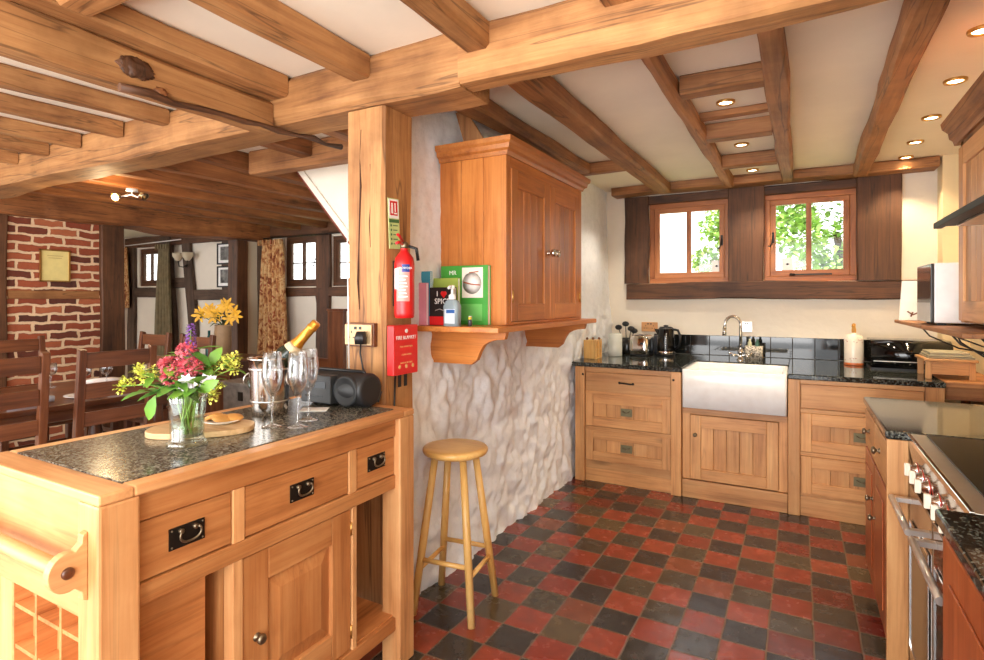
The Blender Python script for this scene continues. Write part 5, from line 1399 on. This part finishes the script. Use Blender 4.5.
V0 = Vector((vx, vy, IZ + .03))
GRN = foliage_mat('leaf_green', (78, 130, 40), (128, 168, 60)); GRN2 = foliage_mat('leaf_dark', (66, 122, 46), (122, 170, 70)); STM = foliage_mat('stem', (110, 148, 60), (150, 184, 86))
UP = Vector((0, 0, 1))
def scr(u, v, dep=1.62, dd=0):
    """screen-right / up offsets in metres from the vase mouth, given as metres"""
    u -= .012; v += .026
    return Vector((vx, vy, IZ)) + Rv * u + UP * v + Vector((-.4833, .8754, 0)) * dd
def stem_pts(tipv, seed):
    rnd = random.Random(seed); b = V0 + Rv * rnd.uniform(-.02, .02) + Vector((-.4833, .8754, 0)) * rnd.uniform(-.015, .015)
    d = tipv - Vector((vx, vy, IZ)); mouth = Vector((vx, vy, IZ + .155)) + Vector((d.x, d.y, 0)).normalized() * min(.035, Vector((d.x, d.y)).length * .4)
    return [b, (b + mouth) / 2 + Vector((0, 0, 0)), mouth, mouth.lerp(tipv, .5) + UP * .012, tipv]
def add_leaves(t, pts, n, rnd, ln=.07, w=.03, mat=None, lo=2):
    for k in range(n):
        i = rnd.choice(range(lo, len(pts) - 1)); p = pts[i].lerp(pts[i + 1], rnd.random())
        a = rnd.uniform(0, 2 * PI); d = Vector((math.cos(a), math.sin(a), rnd.uniform(-.2, .7)))
        m = M(); l_ = ln * rnd.uniform(.7, 1.25); m.leaf(p, d, l_, w * rnd.uniform(.8, 1.2), curl=rnd.uniform(.1, .5)); m.build('leaf', mat or GRN, t)
def flower(name, label, tipv, seed, bloom, nleaf=3, ln=.07, w=.03, lmat=None, cat='flower', group=None):
    rnd = random.Random(seed); pts = stem_pts(tipv, seed)
    t = thing(name, label, cat, tuple(pts[0]), group)
    m = M(); m.tube(pts, .0022, 6); m.build('stem', STM, t)
    bloom(t, pts, rnd)
    add_leaves(t, pts, nleaf, rnd, ln, w, lmat)
    return t
PINK = [flat('pink_a', (234, 100, 118), .6, var=.2), flat('pink_b', (246, 146, 156), .6, var=.2)]
def pink_cluster(R0):
    def f(t, pts, rnd):
        c = pts[-1]
        for q in range(2):
            m = M()
            for k in range(90):
                v = Vector((rnd.gauss(0, 1), rnd.gauss(0, 1), rnd.gauss(0, 1))).normalized(); v.z *= .8
                p = c + v * R0 * rnd.uniform(.7, 1.05)
                for j in range(4):
                    a = rnd.uniform(0, 6.3); m.leaf(p, (v + Vector((math.cos(a), math.sin(a), rnd.uniform(-.6, .6)))), .009, .006)
            m.build('bloom', PINK[q], t)
    return f
for k, (u, v, dd, r, lab) in enumerate([(-.038, .205, 0, .028, 'deep pink valerian head at the left of the bunch'), (.0, .245, .02, .026, 'topmost deep pink valerian head in the vase'), (.03, .20, -.01, .030, 'deep pink valerian head at the right, below the purple spike'), (-.012, .172, -.03, .026, 'lowest deep pink valerian head hanging over the front of the vase')]):
    flower('valerian', lab, scr(u, v, dd=dd), 10 + k, pink_cluster(r), 7, .085, .036, GRN2 if k % 2 else GRN, group='pink valerian in the vase')
def spike(t, pts, rnd):
    m = M(); a, b = pts[-1] - UP * .09 - Rv * .0, pts[-1] + UP * .02
    for k in range(70):
        s = k / 70; p = a.lerp(b, s); r = .015 * (1 - s * .8)
        an = k * 2.4; d = Vector((math.cos(an), math.sin(an), -.1)); q = p + d * r
        for j in range(3): m.leaf(q, d + Vector((rnd.uniform(-.5, .5), rnd.uniform(-.5, .5), rnd.uniform(-.6, .4))), .010, .007)
    m.build('bloom', flat('purple', (142, 92, 176), .6, var=.2), t)
flower('purple_spike', 'tall slender purple flower spike standing above the pink blooms', scr(.012, .305, dd=.02), 21, spike, 2)
def white_b(t, pts, rnd):
    c = pts[-1]; m = M()
    for ring, n, tl in ((0, 9, .3), (1, 8, .9), (2, 6, 1.8)):
        for k in range(n):
            a = 2 * PI * k / n + ring * .4; d = -Vector((-.4833, .8754, 0)) * tl + (Rv * math.cos(a) + UP * math.sin(a)); m.leaf(c, d, .030 - ring * .005, .017, up=-Vector((-.4833, .8754, 0)))
    m.build('bloom', flat('petal_white', (250, 236, 240), .5), t)
flower('white_daisy', 'white ruffled flower at the right of the bunch', scr(.085, .155, dd=-.02), 31, white_b, 2)
flower('white_daisy', 'small pale pink-white flower low in the centre of the bunch', scr(.038, .155, dd=-.045), 32, white_b, 2, .05)
def yel(t, pts, rnd):
    c = pts[-1]; m = M()
    for k in range(60):
        v = Vector((rnd.gauss(0, 1), rnd.gauss(0, 1), rnd.gauss(0, 1))).normalized() * .02 * rnd.uniform(.2, 1)
        m.leaf(c + v, v + Vector((rnd.uniform(-.01, .01), 0, .005)), .009, .007)
    m.build('bloom', YEL, t)
    m = M()
    for j in range(3):
        q = pts[-2].lerp(pts[-1], .35 + .25 * j); e = q + UP * rnd.uniform(.0, .03) + Rv * rnd.uniform(-.03, .03)
        m.tube([q, e], .0012, 5)
        for k in range(16):
            v = Vector((rnd.gauss(0, 1), rnd.gauss(0, 1), rnd.gauss(0, 1))).normalized() * .012
            m.leaf(e + v * rnd.random(), v, .009, .006)
    m.build('side_bloom', YEL, t)
YEL = foliage_mat('lime_yellow', (196, 206, 70), (226, 222, 110))
for k, (u, v, dd, lab) in enumerate([(-.165, .145, -.02, 'lime-yellow sprig reaching lowest at the far left of the bunch'), (-.14, .185, .02, 'lime-yellow sprig above the far left one'), (-.10, .18, -.03, 'lime-yellow sprig just left of the pink blooms'),
                                     (.15, .225, 0, 'lime-yellow sprig reaching highest at the far right of the bunch'), (.135, .19, .03, 'lime-yellow sprig just below the far right one'), (.10, .20, .05, 'lime-yellow sprig behind the white flower'), (.10, .12, -.03, 'lime-yellow sprig lowest on the right of the bunch')]):
    flower('lime_sprig', lab, scr(u, v, dd=dd), 40 + k, yel, 3, .05, .024, group='lime-yellow sprigs in the vase')
for k, (u, v, dd, ln, lab) in enumerate([(-.062, .13, -.03, .10, 'large bright green leaf spray drooping at the left of the vase'), (.06, .14, -.03, .09, 'bright green leaf spray right of centre in the vase'), (.0, .145, -.03, .06, 'green leaf spray over the front rim of the vase'), (.055, .20, .03, .09, 'broad upright leaf spray behind the pink blooms')]):
    def none(t, pts, rnd):
        m = M(); m.leaf(pts[-1] - UP * .01, (-Rv * .35 - UP * .9) if k == 0 else (pts[-1] - pts[-2]) + Rv * .01 + UP * .02, ln * .8, .034, up=-Vector((-.4833, .8754, 0)) + UP * .01); m.build('broad_leaf', GRN, t)
    flower('leaf_spray', lab, scr(u, v, dd=dd), 60 + k, none, 12, .085, .036, GRN if k % 2 else GRN2, cat='foliage')

# ================================================================== BAR STOOL
scx, scy = -1.368, 2.135
t = thing('bar_stool', 'round pale wooden bar stool standing against the white stone wall', 'stool', (scx, scy, 0))
m = M(); m.lathe([(0, .684), (.13, .684), (.142, .69), (.148, .70), (.148, .71), (.142, .717), (.12, .72), (0, .718)], (scx, scy, 0), 40); m.build('seat', W('stool', 'x'), t)
an0 = math.atan2(-.13, .17)
feet = [];
for k in range(4):
    a = an0 + k * PI / 2
    top = Vector((scx + math.cos(a) * .095, scy + math.sin(a) * .095, .69)); bot = Vector((scx + math.cos(a) * .198, scy + math.sin(a) * .198, 0)); feet.append((top, bot))
    m = M(); m.tube([top, top.lerp(bot, .5), bot], .016, 14, rs=[.0155, .0175, .0165]); m.build('leg', W('stool', 'z'), t)
for k in range(4):
    (t0, b0), (t1, b1) = feet[k], feet[(k + 1) % 4]; f = .66 if k % 2 else .72
    m = M(); m.tube([t0.lerp(b0, f), t1.lerp(b1, f)], .0105, 12); m.build('stretcher', W('stool', 'x' if k % 2 else 'y'), t)

# ================================================================== DINING ROOM
ch, cht = W('chair', 'z'), W('chair', 'x')
def mk_chair():
    """local: sitter looks along +Y, back at y=0"""
    t = thing('dining_chair', 'dark oak ladder-back dining chair in the middle foreground of the dining table', 'chair', (0, 0, 0), 'ladder-back dining chairs')
    w = .45
    for s in (-1, 1):
        m = M(); x = s * (w / 2 - .0225)
        m.hexa([(x - .0225, -.02, 0), (x + .0225, -.02, 0), (x + .0225, .025, 0), (x - .0225, .025, 0), (x - .0225, -.02, .46), (x + .0225, -.02, .46), (x + .0225, .025, .46), (x - .0225, .025, .46)])
        m.hexa([(x - .0225, -.02, .46), (x + .0225, -.02, .46), (x + .0225, .025, .46), (x - .0225, .025, .46), (x - .02, -.075, 1.085), (x + .02, -.075, 1.085), (x + .02, -.04, 1.095), (x - .02, -.04, 1.095)])
        m.build('back_post', ch, t, bevel=.004)
        m = M(); m.box(x - .0225, x + .0225, .37, .415, 0, .44); m.build('leg', ch, t, bevel=.004)
    for z0, z1 in ((.975, 1.07), (.795, .885), (.63, .715)):
        m = M(); y0 = -.02 - (z0 - .46) * .085; m.box(-w / 2 + .045, w / 2 - .045, y0 + .004, y0 + .024, z0, z1); m.build('slat', cht, t, bevel=.003)
    m = M(); m.box(-w / 2 - .005, w / 2 + .005, .0, .43, .44, .465); m.build('seat', cht, t, bevel=.006)
    for y, z in ((.385, .18), (.385, .30), (0, .18), (0, .30)):
        m = M(); m.box(-w / 2 + .02, w / 2 - .02, y, y + .015, z, z + .03); m.build('stretcher', cht, t)
    return t
c0 = mk_chair(); c0.location = (-3.72, 1.895, 0); c0.rotation_euler = (0, 0, R(90))
c0['label'] = 'dark ladder-back dining chair on the near side of the table, just left of the flowers'
dup(c0, (-3.72, 1.31, 0), R(91), 'dark ladder-back dining chair near side of table, at the picture left edge')
dup(c0, (-5.08, 2.88, 0), R(180), 'left one of the two dark dining chairs at the far end of the table')
dup(c0, (-4.44, 2.86, 0), R(180), 'right one of the two dark dining chairs at the far end of the table')
dup(c0, (-5.30, 1.98, 0), R(-90), 'dark ladder-back dining chair on the far side of the table, in front of the brick')
t = thing('dining_table', 'long dark oak dining table laid with napkins and glasses', 'table', (-4.4, 1.4, 0))
m = M(); m.box(-4.98, -3.88, .3, 2.52, .715, .75); m.build('tabletop', W('chair', 'y'), t, bevel=.006)
m = M(); m.box(-4.90, -4.87, .4, 2.42, .64, .715); m.box(-4.0, -3.97, .4, 2.42, .64, .715); m.box(-4.87, -4.0, 2.39, 2.42, .64, .715); m.box(-4.87, -4.0, .4, .43, .64, .715); m.build('apron', W('chair', 'y'), t)
for (x, y) in ((-4.84, 2.33), (-4.03, 2.33), (-4.84, .49), (-4.03, .49)):
    m = M(); m.lathe([(0, 0), (.035, 0), (.035, .12), (.028, .14), (.042, .2), (.048, .35), (.03, .46), (.04, .5), (.045, .52), (.045, .715), (0, .715)], (x, y, 0), 16); m.build('leg', ch, t)
TZ = .7505
def napkin(x, y, rot, c, label, cat='napkin'):
    m = M(rot_at(x, y, TZ, rot)); pts = [(-.11, 0, .022), (-.05, 0, .026), (.05, 0, .025), (.11, 0, .022)]
    m.tube(pts, .022, 10, rs=[.018, .024, .024, .019]); m.build('napkin', flat('nap_%d' % c[0], c, .9), label=label, cat=cat)
napkin(-4.05, 2.15, 60, (244, 240, 238), 'white rolled napkin on the dining table, seen between the chair slats')
napkin(-4.55, 2.25, 62, (236, 228, 224), 'white rolled napkin at the far side of the dining table')
napkin(-4.05, 1.60, 80, (206, 216, 236), 'pale blue-white folded napkin on the dining table at the left edge')
m = M(); m.lathe([(0, 0), (.07, 0), (.11, .012), (.112, .015), (.07, .005), (0, .004)], (-4.08, 1.90, TZ), 28); m.build('plate', M_white, label='white side plate on the dining table behind the chair', cat='plate')
def mk_wine():
    t = thing('wine_glass', 'x', 'glass', (0, 0, 0), 'wine glasses on the dining table')
    m = M(); m.lathe([(0, 0), (.034, 0), (.034, .002), (.006, .008), (.004, .07), (.006, .08)], seg=20); m.build('stem', M_glass, t)
    m = M(); m.lathe([(.006, .08), (.03, .10), (.04, .13), (.036, .175), (.0345, .175), (.0385, .13), (.028, .102), (0, .086)], seg=24); m.build('bowl', M_glass, t)
    return t
w0 = mk_wine(); w0.location = (-4.28, 1.45, TZ); w0['label'] = 'wine glass above the blue-white napkin at the left edge'
for (x, y, lab) in ((-4.42, 2.20, 'wine glass between chair slats, right one of the pair'), (-4.46, 2.08, 'wine glass between chair slats, left one of the pair'), (-4.72, 1.98, 'wine glass standing alone on the far side before the brick')): dup(w0, (x, y, TZ), label=lab)
# framed notice
t = thing('framed_notice', 'pale yellow notice in a thin gilt frame on the brick wall', 'picture', (DX + .02, 2.67, 1.55))
m = M(); a, b, c, d_ = 2.545, 2.795, 1.555, 1.862
for q in ((a, b, c, c + .012), (a, b, d_ - .012, d_), (a, a + .012, c, d_), (b - .012, b, c, d_)): m.box(DX + .012, DX + .034, *q)
m.build('frame', M_brass, t)
m = M(); m.box(DX + .012, DX + .024, a + .01, b - .01, c + .01, d_ - .01); p_ = m.build('sheet', flat('old_paper', (244, 226, 150), .6), t)
m = M()
for k in range(2): m.box(DX + .024, DX + .025, a + .06 + .01 * k, b - .06 - .01 * k, d_ - .06 - k * .022, d_ - .055 - k * .022)
m.build('print', flat('faint', (206, 180, 110), .7), p_)
# curtains
def curtain(name, label, x0, x1, y, z0, z1, folds, mat, amp=.03, flare=1.15, seed=1):
    n = folds * 8; m = M(); rows = 14; g = []
    xc = (x0 + x1) / 2
    for j in range(rows + 1):
        tt = j / rows; z = z1 + (z0 - z1) * tt; r_ = []
        k_ = (1.0 if tt > .12 else .92 + .08 * tt / .12) * (1 + (flare - 1) * tt) * (1 - .12 * math.sin(tt * 5 + 1))
        for i in range(n + 1):
            s = i / n
            r_.append(m.v((xc + (s - .5) * (x1 - x0) * k_, y + math.sin(s * folds * 2 * PI + .6 * math.sin(tt * 3 + seed)) * amp * (.5 + .5 * min(1, tt * 5)), z)))
        g.append(r_)
    for a, b in zip(g, g[1:]):
        for i in range(n): m._f([a[i], a[i + 1], b[i + 1], b[i]], 0, True)
    t = thing(name, label, 'curtain', (xc, y, z0))
    m.build('cloth', mat, t, solid=.006)
    for i in range(folds):
        m = M(); m.box(x0 + (x1 - x0) * (i + .25) / folds - .012, x0 + (x1 - x0) * (i + .25) / folds + .012, y - amp - .004, y - amp * .2, z1 - .07, z1); m.build('pinch_pleat', mat, t)
CUR = curtain_mat()
curtain('curtain', 'gathered floral rust and cream curtain beside the dining window', -6.27, -5.80, WY - .16, .25, 2.165, 6, CUR, .04, 1.12)
CUR2 = flat('olive_cloth', (136, 122, 92), .9, var=.2)
curtain('curtain', 'olive-grey curtain by the farthest window, beyond the chimney', -8.60, -8.26, WY - .16, .2, 2.22, 5, CUR2, .035, 1.15, 3)
curtain('curtain', 'pale rust striped curtain at the left of the farthest window', -9.66, -9.46, WY - .12, 1.25, 2.22, 3, CUR, .025, 1., 5)
m = M(); m.tube([(-6.22, WY - .16, 2.19), (-4.3, WY - .16, 2.19)], .009, 8); m.build('curtain_rail', M_iron, label='dark thin curtain rail above the dining window', cat='curtain rail')
m = M(); m.tube([(-9.6, WY - .16, 2.245), (-8.0, WY - .16, 2.275)], .008, 8); m.build('curtain_rail', M_white, label='thin white curtain rail above the farthest window', cat='curtain rail')
# wall lamp
t = thing('wall_light', 'two-armed wall light with pale glass shades on the far timbered wall', 'wall light', (-8.0, WY - .05, 1.93))
for s in (-1, 1):
    m = M(); m.lathe([(.03, 0), (.075, .07), (.078, .12), (.072, .12), (.026, .004)], (-8.0 + s * .115, WY - .13, 1.96), 20); m.build('shade', flat('frosted', (214, 200, 172), .3), t)
    m = M(); m.tube([(-8.0, WY - .03, 1.93), (-8.0 + s * .04, WY - .1, 1.87), (-8.0 + s * .09, WY - .13, 1.88), (-8.0 + s * .115, WY - .13, 1.96)], .008, 8); m.build('arm', M_iron, t)
m = M(); m.lathe([(0, 0), (.045, 0), (.04, .02), (0, .03)], (-8.0, WY - .003, 1.93), 16, axis=(0, -1, 0)); m.build('backplate', M_brass, t)
# pictures
for k, (z0, z1, lab) in enumerate(((1.885, 2.185, 'upper black-framed black-and-white picture on the far wall'), (1.56, 1.86, 'lower black-framed black-and-white picture on the far wall'))):
    x0, x1 = -7.28, -6.90
    t = thing('picture', lab, 'picture', ((x0 + x1) / 2, WY - .07, z0), 'black framed pictures')
    y = WY - .06; m = M()
    for q in ((x0, x1, z0, z0 + .02), (x0, x1, z1 - .02, z1), (x0, x0 + .02, z0, z1), (x1 - .02, x1, z0, z1)): m.box(q[0], q[1], y - .022, y, q[2], q[3])
    m.build('frame', M_black, t)
    m = M(); m.box(x0 + .015, x1 - .015, y - .012, y, z0 + .015, z1 - .015); m.build('mount', M_paper, t)
    m = M(); m.box(x0 + .07, x1 - .07, y - .014, y - .012, z0 + .06, z1 - .05); m.build('print', flat('grey_print', (110, 108, 104), .6, var=.8), t)
# ceiling spot on the joists
t = thing('ceiling_spotlight', 'lit two-headed spotlight under the dark joists over the dining table', 'ceiling light', (-4.55, 2.40, 2.16))
m = M(); m.lathe([(0, 0), (.04, 0), (.04, .02), (0, .02)], (-4.5, 2.42, 2.215), 16); m.tube([(-4.5, 2.42, 2.215), (-4.5, 2.42, 2.19), (-4.62, 2.39, 2.18)], .006, 6); m.tube([(-4.5, 2.42, 2.19), (-4.46, 2.44, 2.17), (-4.45, 2.46, 2.20)], .006, 6); m.build('mount', M_white, t)
m = M(); m.lathe([(.016, 0), (.034, .05), (.03, .05)], (-4.62, 2.39, 2.19), 16, axis=(.35, -.8, -.4)); m.build('lamp_head', M_pewter, t)
m = M(); m.ball((-4.605, 2.355, 2.172), .024, 12); m.build('bulb', flat('bulb_lit', (255, 226, 150), .5, emit=(255, 196, 96), es=60), t)
m = M(); m.lathe([(.014, 0), (.03, .05), (.026, .05)], (-4.45, 2.46, 2.2), 16, axis=(.8, .2, -.5)); m.build('lamp_head', M_pewter, t)
l = bpy.data.lights.new('lamp', 'POINT'); l.energy = 7; l.color = (1, .72, .4); l.shadow_soft_size = .03
o = bpy.data.objects.new('lamp', l); col.objects.link(o); o.location = (-.07, -.12, -.06); o.parent = t
# sideboard, flowers, bottle
t = thing('sideboard', 'dark oak sideboard carrying the stoneware jug of yellow lilies', 'sideboard', (-5.2, 3.9, 0))
m = M(); m.box(-5.75, -4.95, 3.62, 4.08, .1, .76); m.build('body', ch, t, bevel=.004)
m = M(); m.box(-5.78, -4.92, 3.59, 4.1, .76, .785); m.build('top', cht, t, bevel=.005)
for x in (-5.55, -5.15):
    m = M(); m.box(x - .18, x + .18, 3.604, 3.62, .16, .70); d = m.build('door', ch, t, bevel=.003); rail_knob(d, rot_at(x + .14, 3.604, .5, 0), .013)
for (x, y) in ((-5.74, 3.63), (-5.0, 3.63), (-5.74, 4.03), (-5.0, 4.03)):
    m = M(); m.box(x, x + .045, y, y + .045, 0, .1); m.build('foot', ch, t)
jx, jy, jz = -5.30, 3.76, .7855
m = M(); m.lathe([(0, 0), (.066, 0), (.075, .01), (.085, .12), (.083, .25), (.078, .32), (.08, .335), (.072, .335), (.076, .25), (.076, .12), (0, .02)], (jx, jy, jz), 32); m.build('stoneware_jar', flat('stoneware', (172, 142, 108), .55, var=.12), label='tall brown stoneware jar holding the yellow lilies', cat='jar')
YL = flat('lily_yellow', (242, 182, 46), .5, var=.2); LD = foliage_mat('leaf_deep', (48, 70, 34), (84, 108, 50))
for k, (u, v, c, lab) in enumerate([(-.20, .43, 0, 'yellow lily lowest at the left of the jar'), (-.11, .50, 0, 'yellow lily upper left in the jar'), (-.05, .42, 0, 'golden lily in the middle of the jar bunch'), (.08, .52, 0, 'yellow lily at the top right of the jar bunch'), (.13, .44, 0, 'orange-yellow lily at the far right of the jar bunch')]):
    rnd = random.Random(80 + k); c_ = Vector((jx, jy, jz)) + Rv * u + UP * v - Vector((-.4833, .8754, 0)) * .05
    t = thing('yellow_lily', lab, 'flower', (jx, jy, jz + .1), 'yellow lilies in the jar')
    m = M(); m.tube([(jx, jy, jz + .1), (jx + u * .2, jy, jz + .33), c_], .005, 6); m.build('stem', LD, t)
    m = M()
    for q in range(3):
        cc = c_ + Rv * rnd.uniform(-.035, .035) + UP * rnd.uniform(-.04, .04)
        for j in range(6):
            a = 2 * PI * j / 6 + q; m.leaf(cc, Rv * math.cos(a) + UP * math.sin(a) - Vector((-.4833, .8754, 0)) * .5, .085, .03, up=-Vector((-.4833, .8754, 0)))
    m.build('bloom', YL, t)
    m = M()
    for j in range(8):
        p = Vector((jx, jy, jz + .33)).lerp(c_, rnd.random()); m.leaf(p, (rnd.uniform(-1, 1), rnd.uniform(-1, 1), rnd.uniform(-.2, .8)), .12, .03)
    m.build('leaf', LD, t)
m = M(); m.lathe([(0, 0), (.035, 0), (.036, .01), (.036, .16), (.02, .2), (.013, .22), (.013, .27), (0, .27)], (-5.50, 3.74, jz), 20); m.build('bottle', flat('teal_glass', (30, 84, 84), .1), label='dark teal bottle standing left of the stoneware jar', cat='bottle')
# pale grey chest before the sideboard
t = thing('storage_chest', 'weathered grey box seen behind the flowers and left of the ice bucket', 'chest', (-4.42, 3.72, 0))
m = M(); m.box(-4.72, -4.22, 3.35, 3.75, 0, .60); m.build('box', flat('grey_wash', (132, 122, 114), .6, var=.35), t, bevel=.006)
m = M(); m.box(-4.74, -4.20, 3.33, 3.77, .60, .625); m.build('lid', flat('grey_wash2', (150, 140, 130), .6, var=.3), t, bevel=.004)
m = M(); m.box(-4.50, -4.44, 3.342, 3.35, .46, .54); m.build('clasp', M_iron, t)
# bench with a tall end
t = thing('settle', 'dark oak settle with one tall end standing below the dining window', 'bench', (-4.8, 4.6, 0))
m = M(); m.box(-4.50, -4.27, 4.45, 4.50, 0, 1.26); m.box(-4.51, -4.26, 4.44, 4.51, 1.26, 1.285); m.build('tall_end', ch, t, bevel=.004)
m = M(); m.box(-5.45, -4.505, 4.47, 4.50, .36, .74); m.build('backrest', cht, t, bevel=.004)
m = M(); m.box(-5.45, -4.28, 4.505, 4.9, .40, .43); m.build('seat', cht, t, bevel=.004)
for x in (-5.45, -4.34):
    m = M(); m.box(x, x + .05, 4.85, 4.9, 0, .4); m.build('leg', ch, t)
m = M(); m.box(-5.45, -5.40, 4.45, 4.50, 0, .74); m.build('leg', ch, t)

for o in bpy.data.objects:
    if '_w' in o: del o['_w']
